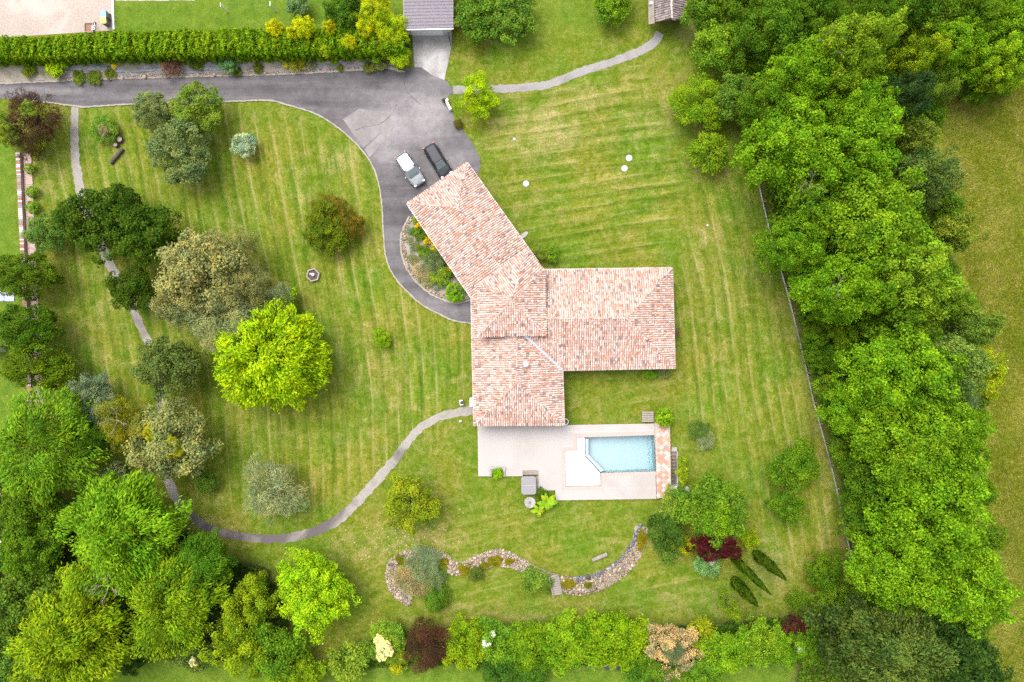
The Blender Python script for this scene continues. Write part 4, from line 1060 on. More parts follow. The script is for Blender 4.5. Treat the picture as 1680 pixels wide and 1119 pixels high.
def bank():
    b = empty('rockery_bank', tuple(G(350, 110, 0)), 0, 'sloping rockery bank of grey slate slabs between the hedge and the drive', 'rockery')
    V, F = [], []; xs = list(range(-40, 668, 12)); r = random.Random(3)
    for x in xs:
        lo = np.interp(x, [-40, 100, 300, 420, 600, 668], [137, 131, 123.5, 121, 112, 109]); hi = np.interp(x, [-40, 160, 420, 668], [98, 96, 89, 85])
        for t in (0, .33, .66, 1): 
            p = G(x, lo + (hi - lo) * t, 0); V.append((p.x, p.y, .03 + t * .55 + (r.uniform(-.04, .04) if 0 < t < 1 else 0)))
    for i in range(len(xs) - 1):
        for j in range(3): F.append((i * 4 + j, (i + 1) * 4 + j, (i + 1) * 4 + j + 1, i * 4 + j + 1))
    set_world_parent(pydata('bank_soil', V, F, M['bedsoil'], None, True), b)
    shapes = []
    for k in range(5):
        rr = random.Random(k); pts = [(math.cos(a) * .5 * rr.uniform(.8, 1.05), math.sin(a) * .5 * rr.uniform(.75, 1.05)) for a in [2 * PI * q / 7 for q in range(7)]]
        o = MB().prism(pts, -.5, .5); me = bpy.data.meshes.new('slate_slab'); me.from_pydata([tuple(v) for v in o.v], [], o.f); me.materials.append(M['slate']); shapes.append(me)
    for k in range(290):
        x = r.uniform(95, 660) if r.random() < .8 else r.choice([r.uniform(110, 260), r.uniform(470, 600), r.uniform(310, 360)]); t = r.choice((.14, .28, .42, .56, .7, .84)) + r.uniform(-.03, .03)
        if 385 < x < 455 and r.random() < .75: continue
        lo = np.interp(x, [-40, 100, 300, 420, 600, 668], [137, 131, 123.5, 121, 112, 109]); hi = np.interp(x, [-40, 160, 420, 668], [98, 96, 89, 85])
        p = G(x, lo + (hi - lo) * t, 0); o = link('slate_slab', r.choice(shapes)); o.parent = b
        o.location = (p.x - b.location.x, p.y - b.location.y, .05 + t * .55); o.scale = (r.uniform(.7, 2.2), r.uniform(.2, .34), .09)
        o.rotation_euler = (r.uniform(-.05, .25), r.uniform(-.05, .05), r.uniform(-.12, .16)); q = r.uniform(.7, 1.2); o.color = (.178 * q, .178 * q, .194 * q, 1)
bank()

def brick_wall():
    w = empty('brick_wall', tuple(G(40, 450, 0)), 0, 'low garden wall capped with mixed red and white bricks beside pink slabs on the left', 'wall')
    a, b = G(29, 250, .5), G(49, 668, .5); d = (b - a).normalized(); L = (b - a).length; nrm = Vector((-d.y, d.x, 0)); rz = math.atan2(d.y, d.x)
    set_world_parent(MB().beam(a + Vector((0, 0, -.28)), b + Vector((0, 0, -.28)), .42, .44).build('wall_body', M['slabpink']), w)
    n = int(L / .215); me = None; r = random.Random(2)
    for k in range(n):
        p = a + d * (L * (k + .5) / n)
        if me is None: o = MB().box((0, 0, 0), (.18, .46, .10)).build('brick', M['tint']); me = o.data
        else: o = link('brick', me)
        o.parent = w; o.location = (p.x - w.location.x + r.uniform(-.015, .015), p.y - w.location.y, .49); o.rotation_euler = (0, 0, rz + r.uniform(-.05, .05))
        q = r.random(); c = (.38, .345, .33) if q < .45 else ((.25, .11, .085) if q < .7 else ((.20, .165, .16) if q < .9 else (.29, .20, .16))); o.color = (*c, 1)
    off = nrm * .75 if nrm.x > 0 else -nrm * .75
    for k in range(24):
        p = a + d * (L * (k + .5) / 24) + off
        s = MB().box((0, 0, 0), (L / 24 - .03, .92, .07)).build('paving_slab', M['slabpink']) if k == 0 else link('paving_slab', s.data)
        s.parent = w; s.location = (p.x - w.location.x, p.y - w.location.y, .04); s.rotation_euler = (0, 0, rz)
brick_wall()

def fence():
    f = empty('boundary_fence', tuple(G(1310, 560, 0)), 0, 'thin white post and board fence along the edge of the woodland', 'fence')
    pts = [G(*p) for p in spline([(1240, 285), (1262, 380), (1288, 470), (1311, 560), (1334, 660), (1352, 725), (1371, 800), (1388, 880), (1404, 950)], 36)]
    po = None
    for i, p in enumerate(pts):
        if po is None: po = MB().box((0, 0, .45), (.08, .08, .9)).build('post', M['edging']); o = po
        else: o = link('post', po.data)
        o.location = Vector((p.x, p.y, 0)) - f.location; o.parent = f
        if i:
            q = pts[i - 1]
            set_world_parent(MB().beam(Vector((q.x, q.y, .16)).lerp(Vector((p.x, p.y, .16)), .03), Vector((p.x, p.y, .16)).lerp(Vector((q.x, q.y, .16)), .03), .05, .26).build('board', M['fencewhite']), f)
fence()

# ------------------------------------------------------------------ dry stream bed of stones
def stone_bed(name, label, centre, count, seed, size=(.045, .10), cols=None, cat='stones'):
    """centre: list of (px,py,half width px); loose stones as one mass along it"""
    r = np.random.default_rng(seed); P = spline([(p[0], p[1]) for p in centre], 4); W = np.interp(np.linspace(0, 1, len(P)), np.linspace(0, 1, len(centre)), [p[2] for p in centre])
    P = np.array(P); ico = []
    bm = bmesh.new(); bmesh.ops.create_icosphere(bm, subdivisions=1, radius=1.0); V0 = np.array([v.co[:] for v in bm.verts]); F0 = np.array([[v.index for v in f.verts] for f in bm.faces]); bm.free()
    keep = np.arange(len(V0)); k = r.integers(0, len(P) - 1, count); d = P[k + 1] - P[k]; d /= np.linalg.norm(d, axis=1, keepdims=True); nn = np.stack([-d[:, 1], d[:, 0]], 1)
    c = P[k] + nn * (r.uniform(-1, 1, count) * W[k])[:, None] + d * r.uniform(-2, 2, count)[:, None]
    s = r.uniform(size[0], size[1], count) * (1 + (r.random(count) < .04) * 1.2)
    xy = np.stack([(c[:, 0] - 840) / S, (559.5 - c[:, 1]) / S], 1)
    sc = np.stack([s * r.uniform(.8, 1.4, count), s * r.uniform(.7, 1.1, count), s * r.uniform(.4, .7, count)], 1); a = r.uniform(0, 6.28, count)
    v = V0[None] * sc[:, None, :] * r.uniform(.85, 1.15, (count, len(V0), 1)); ca, sa = np.cos(a)[:, None], np.sin(a)[:, None]
    x = v[..., 0] * ca - v[..., 1] * sa + xy[:, :1]; y = v[..., 0] * sa + v[..., 1] * ca + xy[:, 1:]; z = v[..., 2] + (.03 + s * .3)[:, None] + r.uniform(0, .05, count)[:, None]
    v = np.stack([x, y, z], -1).reshape(-1, 3); f = (F0[None] + (np.arange(count) * len(V0))[:, None, None]).reshape(-1, 3)
    me = bpy.data.meshes.new(name); me.vertices.add(len(v)); me.vertices.foreach_set('co', v.ravel()); me.loops.add(f.size); me.loops.foreach_set('vertex_index', f.ravel().astype(np.int32))
    me.polygons.add(len(f)); me.polygons.foreach_set('loop_start', np.arange(0, f.size, 3, dtype=np.int32)); me.update(calc_edges=True)
    pal = np.array(cols or [(.29, .22, .17), (.24, .18, .135), (.32, .26, .21), (.19, .145, .11), (.11, .09, .075), (.26, .19, .13), (.13, .12, .045)]); col = pal[r.integers(0, len(pal), count)] * r.uniform(.8, 1.15, (count, 1))
    col = np.repeat(np.concatenate([col, np.ones((count, 1))], 1), len(F0), 0)
    at = me.attributes.new('piece_col', 'FLOAT_COLOR', 'FACE'); at.data.foreach_set('color', col.astype(np.float32).ravel())
    o = link(name, me, M['stones']); tag(o, label, cat, kind='stuff'); return o
ribbon('stream_gravel', [(672, 987), (650, 970), (641, 950), (642, 930), (655, 915), (680, 908), (705, 908), (727, 915), (742, 926)], 1.1, .02, M['bedsoil'], .12)
ribbon('stream_gravel', [(738, 930), (760, 932), (790, 922), (815, 915), (845, 922), (870, 935), (897, 945), (925, 957), (955, 962), (990, 952), (1020, 932), (1040, 908), (1050, 880), (1053, 864)], lambda t: 1.35 + .35 * math.sin(t * 9), .022, M['bedsoil'], .12)
stone_bed('rubble_stones', 'pale rubble stones edging the round planted island of the dry stream', [(672, 990, 6), (650, 972, 7), (640, 948, 6), (642, 928, 6), (656, 914, 6), (682, 907, 6), (706, 907, 7), (728, 916, 8), (742, 928, 6)], 2100, 1)
stone_bed('rubble_stones', 'pinkish rubble stones filling the winding dry stream bed', [(738, 930, 10), (760, 934, 12), (790, 922, 13), (815, 914, 14), (845, 922, 11), (870, 935, 7), (898, 946, 8), (925, 958, 14), (955, 962, 15), (990, 950, 15), (1020, 932, 14), (1040, 905, 11), (1050, 882, 8), (1054, 864, 5)], 7200, 2)
stone_bed('slate_chips', 'blue grey slate chips lining the north edge of the dry stream', [(1051, 862, 2), (1042, 880, 2), (1036, 895, 3), (1024, 910, 2), (1008, 925, 2), (980, 942, 2), (945, 949, 3), (930, 946, 3)], 420, 3, (.06, .13), [(.09, .09, .11), (.13, .13, .15), (.06, .06, .075)])
stone_bed('bed_stones', 'loose pale stones bordering the flower bed by the curved drive', [(676, 357, 2), (665, 376, 3), (662, 397, 3), (664, 420, 3), (671, 440, 3), (687, 460, 3), (706, 477, 3), (732, 488, 3)], 330, 4, (.05, .1))
stone_bed('bank_stones', 'small pale stones along the foot of the rockery by the drive', [(100, 131, 2), (200, 126.5, 2), (300, 123, 2), (420, 120.5, 2), (520, 116.5, 2), (600, 111.5, 2), (645, 110, 2)], 900, 5, (.05, .12), [(.29, .235, .185), (.25, .20, .155), (.21, .17, .14)])

def footbridge():
    b = empty('footbridge', tuple(G(911, 958, 0)), math.radians(-78), 'small weathered plank footbridge with low rails over the dry stream', 'footbridge')
    L, w = 2.3, .95; n = 9
    for k in range(n):
        x = -L / 2 + (k + .5) * L / n; s = MB().box((x, 0, .32 + .10 * math.cos(x / L * PI)), (L / n - .03, w, .05)).build('plank', M['wood'], b); s.rotation_euler = (0, 0, 0)
    for s in (-1, 1):
        MB().beam((-L / 2, s * w * .5, .26), (L / 2, s * w * .5, .26), .08, .14).build('bearer', M['wood'], b)
        MB().beam((-L / 2, s * (w * .5 + .05), .85), (L / 2, s * (w * .5 + .05), .85), .06).build('rail', M['wood'], b)
        for x in (-L / 2 + .1, L / 2 - .1): MB().beam((x, s * (w * .5 + .05), 0), (x, s * (w * .5 + .05), .85), .07).build('post', M['wood'], b)
footbridge()

def log(px0, py0, px1, py1, rad, label, mat='wood', name='log'):
    a, b = G(px0, py0, rad), G(px1, py1, rad); t = empty(name, tuple(Vector((a.x, a.y, 0))), 0, label, 'log')
    d = b - a; n = 6; pts = [d * (i / n) + Vector((random.uniform(-.02, .02), random.uniform(-.02, .02), rad)) for i in range(n + 1)]
    MB().tube(pts, [rad * random.uniform(.88, 1.08) for _ in pts], 9).build('bark', M[mat], t)
    for e, s in ((0, -1), (1, 1)):
        q = d * e + Vector((0, 0, rad)); dn = d.normalized(); MB().tube([q + dn * s * .001, q + dn * s * .02], [rad * .85, rad * .82], 9).build('cut_end', M['twig'], t)
log(972, 919, 996, 909, .22, 'grey weathered log lying on the south lawn above the dry stream')
log(181, 268, 201, 244, .22, 'long brown log lying on the lawn by the round shrub', 'bark')
for (x, y, r_, lab) in ((199, 230, .34, 'squat tree stump at the upper end of the long log'), (192.5, 239, .26, 'small tree stump between the long log and the larger stump')):
    t = empty('tree_stump', tuple(G(x, y, 0)), 0, lab, 'stump')
    MB().lathe((0, 0, 0), [(r_ * 1.25, 0), (r_, .12), (r_ * .92, .4)], 11).build('bark', M['bark'], t); MB().lathe((0, 0, .4), [(r_ * .86, .001), (r_ * .8, .02)], 11).build('cut_top', M['twig'], t)

def hex_pond():
    p = empty('hexagonal_fountain', tuple(G(514.5, 451.5, 0)), math.radians(15), 'small hexagonal stone basin with a pebble fountain on the left lawn', 'fountain')
    R = .80
    for k in range(6):
        a0, a1 = k * PI / 3, (k + 1) * PI / 3; q = [(R * math.cos(a0), R * math.sin(a0)), (R * math.cos(a1), R * math.sin(a1)), ((R - .16) * math.cos(a1), (R - .16) * math.sin(a1)), ((R - .16) * math.cos(a0), (R - .16) * math.sin(a0))]
        MB().prism(q, 0, .34 + .002 * (k % 2)).build('kerb_stone', M['edging'], p)
    MB().prism([((R - .17) * math.cos(k * PI / 3), (R - .17) * math.sin(k * PI / 3)) for k in range(6)], 0, .14).build('basin_floor', M['soil'], p)
    for x, y, s, z in ((.02, .03, .2, .3), (-.24, .18, .14, .22)):
        MB().lathe((x, y, 0), [(s * .6, .1), (s, z), (s * .8, z + .1), (s * .2, z + .15)], 9).build('spout_stone', plain('pink_stone', (.50, .40, .42), .8, .2), p)
hex_pond()

M['fadedwhite'] = mottled('faded_plastic', (.30, .31, .32), (.36, .37, .38), 3, 9, grain=.1)
def lid(px, py, r_, label, mat='white', cat='manhole cover', name='manhole_cover'):
    t = empty(name, tuple(G(px, py, 0)), 0, label, cat)
    MB().lathe((0, 0, 0), [(r_ * 1.15, 0), (r_ * 1.12, .06), (r_ * .98, .07)], 18).build('rim', M['concrete'], t)
    MB().lathe((0, 0, 0), [(r_, .04), (r_ * .97, .09), (r_ * .55, .10), (r_ * .5, .115), (r_ * .2, .118)], 18).build('lid', M['fadedwhite'] if mat == 'white' else M[mat], t)
lid(1032, 259.5, .34, 'white round tank cover, the upper of two on the north lawn')
lid(1024.5, 276.5, .33, 'white round tank cover, the lower left of two on the north lawn')
lid(863, 301.5, .33, 'white round tank cover alone on the grass near the garage wing')
lid(1161, 370, .13, 'small grey sprinkler head in a bare spot of the east lawn', 'gutter', 'sprinkler', 'sprinkler')
lid(844, 228.5, .13, 'small sprinkler head in a bare spot of the upper lawn', 'gutter', 'sprinkler', 'sprinkler')
t = MB().prism([(.55 * math.cos(a), .26 * math.sin(a) * (1 + .1 * math.cos(3 * a))) for a in [2 * PI * k / 14 for k in range(14)]], 0, .07).build('stepping_stone', M['concrete'], bevel=.02)
t.location = G(860, 385.5, 0); t.rotation_euler = (0, 0, .7); tag(t, 'flat oval grey stone on the grass against the garage wing', 'stone')

def bench_wall():
    t = empty('white_wall', tuple(G(737, 172, 0)), 0, 'short bent white wall at the corner of the drive by the lime tree', 'wall')
    for k, (a, b) in enumerate((((734.6, 163), (732.6, 167.6)), ((732.6, 167.2), (739.8, 181)))):
        set_world_parent(MB().beam(G(*a, .3), G(*b, .3), .30 - k * .004, .6 - k * .008).build('wall_section', M['white'], bevel=.06), t)
bench_wall()

def bin_(px, py, lidc, label):
    t = empty('wheelie_bin', (G(px, py, 1).x, G(px, py, 1).y, 0), .05, label, 'bin', 'bins in the yard')
    V = [(-.24, -.28, .06), (.24, -.28, .06), (.24, .28, .06), (-.24, .28, .06), (-.29, -.34, .98), (.29, -.34, .98), (.29, .36, .98), (-.29, .36, .98)]
    pydata('bin_body', V, [(0, 3, 2, 1), (4, 5, 6, 7), (0, 1, 5, 4), (1, 2, 6, 5), (2, 3, 7, 6), (3, 0, 4, 7)], plain('bin_grey', (.10, .10, .105), .5, .4), t)
    MB().box((0, 0, 1.01), (.64, .78, .05)).build('lid', plain('bin_lid', lidc, .45, .4, vary=.05), t, bevel=.03)
    MB().beam((-.25, .40, .96), (.25, .40, .96), .04).build('handle', M['black'], t)
    for s in (-1, 1): MB().tube([(s * .22, .3, .1), (s * .28, .3, .1)], [.1, .1], 10).build('wheel', M['rubber'], t)
bin_(169.5, 22, (.10, .19, .40), 'grey wheelie bin with a blue lid in the gravel yard'); bin_(169.5, 33, (.52, .37, .04), 'grey wheelie bin with a yellow lid in the gravel yard')

def raised_bed():
    t = empty('raised_bed', tuple(G(148, 47, 0)), 0, 'small timber framed raised bed of red soil at the yard corner', 'planter')
    for x, y, w, l in ((0, .5, 1.0, .09), (0, -.5, 1.0, .09), (-.46, 0, .09, .91), (.46, 0, .09, .91)): MB().box((x, y, .15), (w, l, .3)).build('board', M['wood'], t)
    MB().box((0, 0, .1), (.83, .9, .2)).build('soil', mottled('red_soil', (.16, .07, .05), (.22, .14, .08), 4, 12), t)
raised_bed()
def trolley():
    t = empty('garden_trolley', tuple(G(157, 47, 0)), math.radians(-70), 'folded grey blue metal trolley leaning beside the raised bed', 'trolley')
    for s in (-1, 1): MB().beam((-.6, s * .17, .1), (.55, s * .17, .75), .05).build('side_rail', M['gutter'], t)
    for k in range(4): MB().beam((-.4 + k * .28, -.17, .21 + k * .158), (-.4 + k * .28, .17, .21 + k * .158), .05).build('rung', M['gutter'], t)
    for s in (-1, 1): MB().tube([(-.58, s * .19, .11), (-.58, s * .25, .11)], [.11, .11], 10).build('wheel', M['rubber'], t)
trolley()

def clothesline():
    t = empty('clothesline', tuple(G(412, 20, 0)), 0, 'white clothesline of two posts and lines on the neighbouring lawn', 'clothesline')
    tops = []
    for (bx, by) in ((372.5, 20), (452, 18.5)):
        b = G(bx, by, 0); top = b + Vector((0, 0, 1.7))
        p = MB().beam(b, top, .11).build('post', M['white']); set_world_parent(p, t)
        set_world_parent(MB().beam(top + Vector((0, -.25, .03)), top + Vector((0, .25, .03)), .06).build('crossbar', M['white']), t); tops.append(top)
    for dy in (-.2, .2): set_world_parent(MB().tube([tops[0] + Vector((0, dy, .08)), (tops[0] + tops[1]) / 2 + Vector((0, dy, -.05)), tops[1] + Vector((0, dy, .08))], [.004] * 3, 4).build('line', M['gutter']), t)
clothesline()

def bicycle():
    t = empty('bicycle', tuple(G(737.5, 64.5, 0)), math.radians(100), 'black bicycle leaning by the garage door corner', 'bicycle')
    R = .33
    for x in (-.5, .5):
        mb = MB(); n = 20
        mb.tube([(x + R * math.cos(2 * PI * k / n), 0.03 * x, R + R * math.sin(2 * PI * k / n)) for k in range(n + 1)], [.022] * (n + 1), 5, False)
        w = mb.build('wheel', M['rubber'], t)
        sp = MB()
        for k in range(6): sp.beam((x, .03 * x, R), (x + R * math.cos(k * PI / 3), .03 * x, R + R * math.sin(k * PI / 3)), .008)
        sp.build('spokes', M['rim'], w)
    fr = MB()
    for a, b in (((-.5, 0, R), (-.1, 0, .34)), ((-.1, 0, .34), (.32, 0, .78)), ((-.1, 0, .34), (-.24, 0, .84)), ((-.24, 0, .80), (.32, 0, .80)), ((-.5, 0, R), (-.22, 0, .78)), ((.5, 0, R), (.30, 0, .95))): fr.beam(a, b, .035)
    fr.build('frame', M['black'], t)
    MB().box((-.25, 0, .9), (.26, .14, .06)).build('saddle', M['black'], t, bevel=.02); MB().beam((.28, -.28, .98), (.28, .28, .98), .03).build('handlebar', M['black'], t)
bicycle()

def urn(px, py, h, label, col):
    t = empty('garden_urn', tuple(G(px, py, 0)), 0, label, 'pot')
    m = plain('terracotta', col, .8, .2); MB().lathe((0, 0, 0), [(.18, 0), (.32, h * .5), (.24, h * .9)], 14).build('urn_body', m, t); MB().lathe((0, 0, 0), [(.23, h * .88), (.31, h * .92), (.31, h), (.2, h), (.18, h * .93)], 14).build('rim', m, t)
urn(751, 42, .7, 'orange terracotta urn under the shrub right of the garage', (.55, .20, .09))
def neighbour_things():
    # edges of the neighbours' plots at the far left
    t = empty('patio_set', tuple(G(8, 487, 0)), 0, 'blue grey neighbour patio slab with a white rail at the left edge', 'patio')
    MB().box((-.7, 0, .05), (3.6, 1.0, .1)).build('slab', plain('blue_slab', (.28, .30, .38), .7, .3), t); MB().beam((-.1, -.4, .5), (-.1, .6, .5), .06).build('rail', M['white'], t)
    for y in (-.4, .6): MB().beam((-.1, y, 0), (-.1, y, .5), .06).build('post', M['white'], t)
    t = empty('white_shed', tuple(G(-6, 572, 0)), 0, 'white flat roofed cabin corner at the left edge of the picture', 'cabin')
    MB().box((0, 0, 1.0), (2.2, .75, 2.0)).build('wall', M['white'], t); MB().box((0, .22, 2.04), (2.4, .40, .08)).build('roof', M['white'], t); MB().box((0, -.25, 2.035), (2.4, .42, .07)).build('roof', M['white'], t)
    t = empty('timber_deck', tuple(G(2, 815, 0)), .5, 'weathered timber decking boards behind the hedge at the left edge', 'deck')
    for k in range(9): MB().box((-1.3, -2.2 + k * .5, .25), (3.2, .40, .06)).build('plank', M['wood'], t)
    t = empty('white_lounger', tuple(G(0, 887, 0)), .4, 'white folded lounger beyond the hedge at the left edge', 'lounger')
    MB().box((-.3, 0, .32), (1.2, .5, .06)).build('seat', M['white'], t); MB().box((-.85, 0, .5), (.1, .5, .4)).build('backrest', M['white'], t)
    for x in (-.7, .2): MB().box((x, 0, .15), (.06, .44, .29)).build('leg', M['white'], t)
    lid(15.5, 684, .25, 'pink round stepping disc on the neighbour lawn at the left', 'slabpink', 'stone', 'stepping_stone')
neighbour_things()
ribbon('stream', [(960, 1088), (990, 1089), (1020, 1090), (1050, 1092)], 1.1, .015, plain('stream_water', (.022, .028, .026), .12, .6), .25)

# ------------------------------------------------------------------ trees and shrubs
T = tree
g = 'trees of the woodland belt'
# woodland belt on the right, top to bottom
T(1262, 45, 58, 10, 'oak', FD, 'woodland_tree', 'dark green woodland tree at the top just right of the shed', group=g)
T(1335, 22, 55, 10, 'oak', FD, 'woodland_tree', 'dark green woodland tree at the top edge left of the pale crown', group=g)
T(1388, 92, 60, 15, 'oak', (.150, .245, .022), 'woodland_tree', 'tall pale green woodland tree in the upper belt right of the bare twigs', group=g)
T(1312, 128, 60, 12, 'oak', FO, 'woodland_tree', 'woodland tree with tan bare twigs poking from its crown', group=g, twigs=(.35, .45, 2.0))
T(1262, 165, 48, 10, 'oak', MI, 'woodland_tree', 'mid green woodland tree behind the leafy shrubs of the upper lawn edge', group=g)
T(1395, 185, 55, 13, 'oak', FO, 'woodland_tree', 'bright woodland tree left of the dark blue green conifer', group=g)
T(1285, 245, 75, 13, 'oak', FO, 'woodland_tree', 'broad bright woodland tree overhanging the start of the white fence', group=g)
T(1395, 262, 75, 14, 'oak', FO, 'woodland_tree', 'broad bright woodland tree left of the grey green meadow edge tree', group=g)
T(1320, 340, 55, 11, 'bushy', MI, 'woodland_tree', 'shaded woodland tree with a grey forked bare limb', group=g, twigs=(-.3, .4, 1.9))
T(1300, 398, 55, 11, 'oak', (.095, .20, .012), 'woodland_tree', 'woodland tree leaning over the fence level with the garage wing', group=g)
T(1425, 365, 85, 15, 'oak', (.125, .235, .016), 'woodland_tree', 'large light green woodland tree in the widest part of the belt', group=g)
T(1480, 450, 75, 14, 'oak', (.130, .225, .022), 'woodland_tree', 'pale woodland tree bordering the meadow level with the east wing', group=g)
T(1375, 470, 66, 13, 'oak', FO, 'woodland_tree', 'woodland tree with grey twigs level with the east wing roof', group=g, twigs=(-.5, -.1, 1.6))
T(1470, 535, 50, 11, 'bushy', MI, 'woodland_tree', 'shaded woodland tree in the dark gap of the belt', group=g)
T(1465, 610, 80, 14, 'oak', FO, 'woodland_tree', 'broad bright woodland tree in the middle of the belt above the dark hollow', group=g)
T(1555, 605, 55, 11, 'dense', (.10, .165, .055), 'woodland_tree', 'grey green woodland tree on the meadow side of the belt', group=g)
T(1602, 612, 40, 8, 'bushy', YG, 'woodland_tree', 'yellow green small tree jutting into the meadow', group=g)
T(1402, 672, 52, 10, 'oak', FO, 'woodland_tree', 'mid sized woodland tree close to the fence south of the broad one', group=g)
T(1475, 715, 78, 14, 'oak', (.12, .23, .014), 'woodland_tree', 'light green woodland tree above the dark hollow near the two round shrubs', group=g)
T(1555, 700, 55, 11, 'oak', FO, 'woodland_tree', 'woodland tree at the meadow edge beside the silvery sapling', group=g)
T(1560, 655, 34, 9, 'wispy', (.13, .19, .09), 'woodland_tree', 'silvery green sapling amid the belt on the meadow side', group=g)
T(1420, 790, 42, 8, 'bushy', FD, 'woodland_tree', 'low dark woodland tree beside the fence near the two round shrubs', group=g)
T(1525, 835, 88, 14, 'oak', FO, 'woodland_tree', 'great bright woodland tree in the lower belt, upper of the big trio', group=g)
T(1462, 930, 72, 13, 'oak', FO, 'woodland_tree', 'great bright woodland tree at the lower fence end, left of the big trio', group=g)
T(1570, 945, 78, 14, 'oak', (.12, .235, .012), 'woodland_tree', 'great bright woodland tree beside the meadow, right of the big trio', group=g)
T(1412, 855, 38, 7, 'bushy', FD, 'woodland_tree', 'dark understorey tree beside the fence above the lower fence end', group=g)
T(1385, 1050, 62, 11, 'bushy', (.055, .095, .030), 'woodland_tree', 'dark grey green tree in the bottom right corner group, left one', group=g)
T(1460, 1060, 75, 13, 'spray', (.085, .135, .045), 'woodland_tree', 'grey green feathery tree at the bottom right', group=g)
T(1565, 1070, 68, 11, 'bushy', (.038, .085, .022), 'woodland_tree', 'dark tree at the bottom right beside the meadow', group=g)
T(1474, 162, 38, 11, 'dense', (.035, .075, .038), 'conifer', 'dark blue green conifer at the top end of the meadow', 'conifer', group=g)
T(1515, 292, 48, 11, 'dense', (.075, .130, .050), 'woodland_tree', 'grey green tree standing out into the meadow edge', group=g)
T(1500, 228, 32, 8, 'bushy', (.13, .19, .04), 'woodland_tree', 'yellowish small tree above the grey green meadow edge tree', group=g)
T(1560, 385, 36, 8, 'bushy', (.14, .20, .035), 'woodland_tree', 'pale bushy tree at the meadow edge below the grey green tree', group=g)
T(1598, 540, 34, 8, 'bushy', (.10, .17, .04), 'woodland_tree', 'low soft green tree at the meadow edge above the jutting yellow green one', group=g)
T(1500, 92, 38, 9, 'loose', (.16, .24, .012), 'woodland_tree', 'yellow green tree at the top right above the dark conifer', group=g)
T(1565, 75, 48, 9, 'oak', FO, 'woodland_tree', 'top right woodland tree above the bramble edge', group=g)
T(1625, 105, 50, 9, 'oak', (.135, .235, .012), 'woodland_tree', 'top right woodland tree bordering the meadow', group=g)
T(1668, 45, 55, 10, 'oak', FO, 'woodland_tree', 'woodland tree in the top right corner', group=g)
T(1590, 18, 45, 10, 'oak', MI, 'woodland_tree', 'woodland tree at the top edge near the right corner', group=g)
T(1500, 10, 50, 10, 'bushy', FD, 'woodland_tree', 'shaded woodland tree at the top edge above the yellow green one', group=g)
T(1440, 25, 45, 10, 'oak', FD, 'woodland_tree', 'woodland tree at the top edge right of the tall pale crown', group=g)
T(1545, 130, 36, 6, 'wispy', (.12, .20, .03), 'bramble_bush', 'pale bramble thicket where the woods meet the meadow top', 'bush')
r_ = random.Random(12)
US = ((1345, 545, 24), (1365, 590, 26), (1338, 590, 20), (1385, 555, 26), (1352, 635, 20), (1375, 735, 20), (1392, 760, 22), (1398, 825, 20), (1348, 520, 20), (1415, 560, 26), (1425, 520, 28), (1505, 765, 30), (1440, 800, 28), (1240, 115, 26), (1238, 205, 24), (1238, 75, 26), (1330, 78, 28), (1450, 115, 28), (1455, 225, 26), (1540, 455, 30), (1575, 500, 28), (1592, 665, 26), (1585, 745, 28), (1605, 810, 24), (1400, 990, 30), (1350, 990, 26), (1430, 990, 30), (1500, 1000, 34), (1620, 880, 24), (1605, 1010, 30), (1365, 660, 22), (1330, 560, 16), (1410, 730, 24), (1555, 340, 24), (1480, 300, 24), (1500, 380, 26), (1360, 400, 26), (1530, 180, 24), (1600, 150, 24), (1650, 130, 26))
ORD = 'topmost second third fourth fifth sixth seventh eighth ninth tenth eleventh twelfth thirteenth fourteenth fifteenth sixteenth seventeenth eighteenth nineteenth twentieth'.split()
sides = {'along the fence side': [], 'in the heart': [], 'on the meadow side': []}
for (x, y, q) in sorted(US, key=lambda p: p[1]):
    fx = np.interp(y, [0, 285, 560, 800, 950, 1119], [1225, 1240, 1311, 1371, 1404, 1330])
    sides['along the fence side' if x - fx < 75 else ('in the heart' if x - fx < 190 else 'on the meadow side')].append((x, y, q))
for side, lst in sides.items():
    for i, (x, y, q) in enumerate(lst):
        T(x, y, q, r_.uniform(2.5, 5), r_.choice(('bushy', 'shrub', 'loose')), r_.choice((FD, MI, (.095, .185, .012), (.11, .20, .02))), 'understorey_shrub', 'low understorey shrub %s of the woodland belt, %s' % (side, 'topmost there' if i == 0 else ORD[i] + ' from the top'), 'shrub', group='understorey shrubs of the woodland belt')
# top: lawn edge
g = 'shrubs along the upper lawn'
T(1180, 78, 46, 6, 'bushy', (.10, .19, .018), 'leafy_shrub', 'large leafy shrub right of the shed', 'shrub', group=g)
T(1205, 160, 38, 5.5, 'bushy', (.085, .155, .030), 'leafy_shrub', 'grey green leafy shrub behind the feathery shrub', 'shrub', group=g)
T(1148, 168, 44, 4.5, 'spray', (.13, .225, .012), 'feathery_shrub', 'bright feathery shrub at the right edge of the upper lawn', 'shrub', group=g)
T(1163, 248, 34, 3.5, 'sprayshrub', (.12, .20, .012), 'feathery_shrub', 'lower smaller feathery shrub at the right edge of the upper lawn', 'shrub', group=g)
T(1160, 15, 38, 6, 'bushy', (.08, .165, .02), 'leafy_shrub', 'leafy shrub overhanging the shed roof', 'shrub', group=g)
T(1215, 8, 42, 8, 'oak', MI, 'woodland_tree', 'woodland tree at the top edge above the large leafy shrub')
T(785, 18, 45, 4, 'bushy', (.075, .155, .022), 'leafy_shrub', 'big rounded shrub right of the garage, left half of the pair', 'shrub', group=g)
T(840, 22, 44, 4.2, 'bushy', (.085, .165, .03), 'leafy_shrub', 'big rounded shrub right of the garage, right half of the pair', 'shrub', group=g)
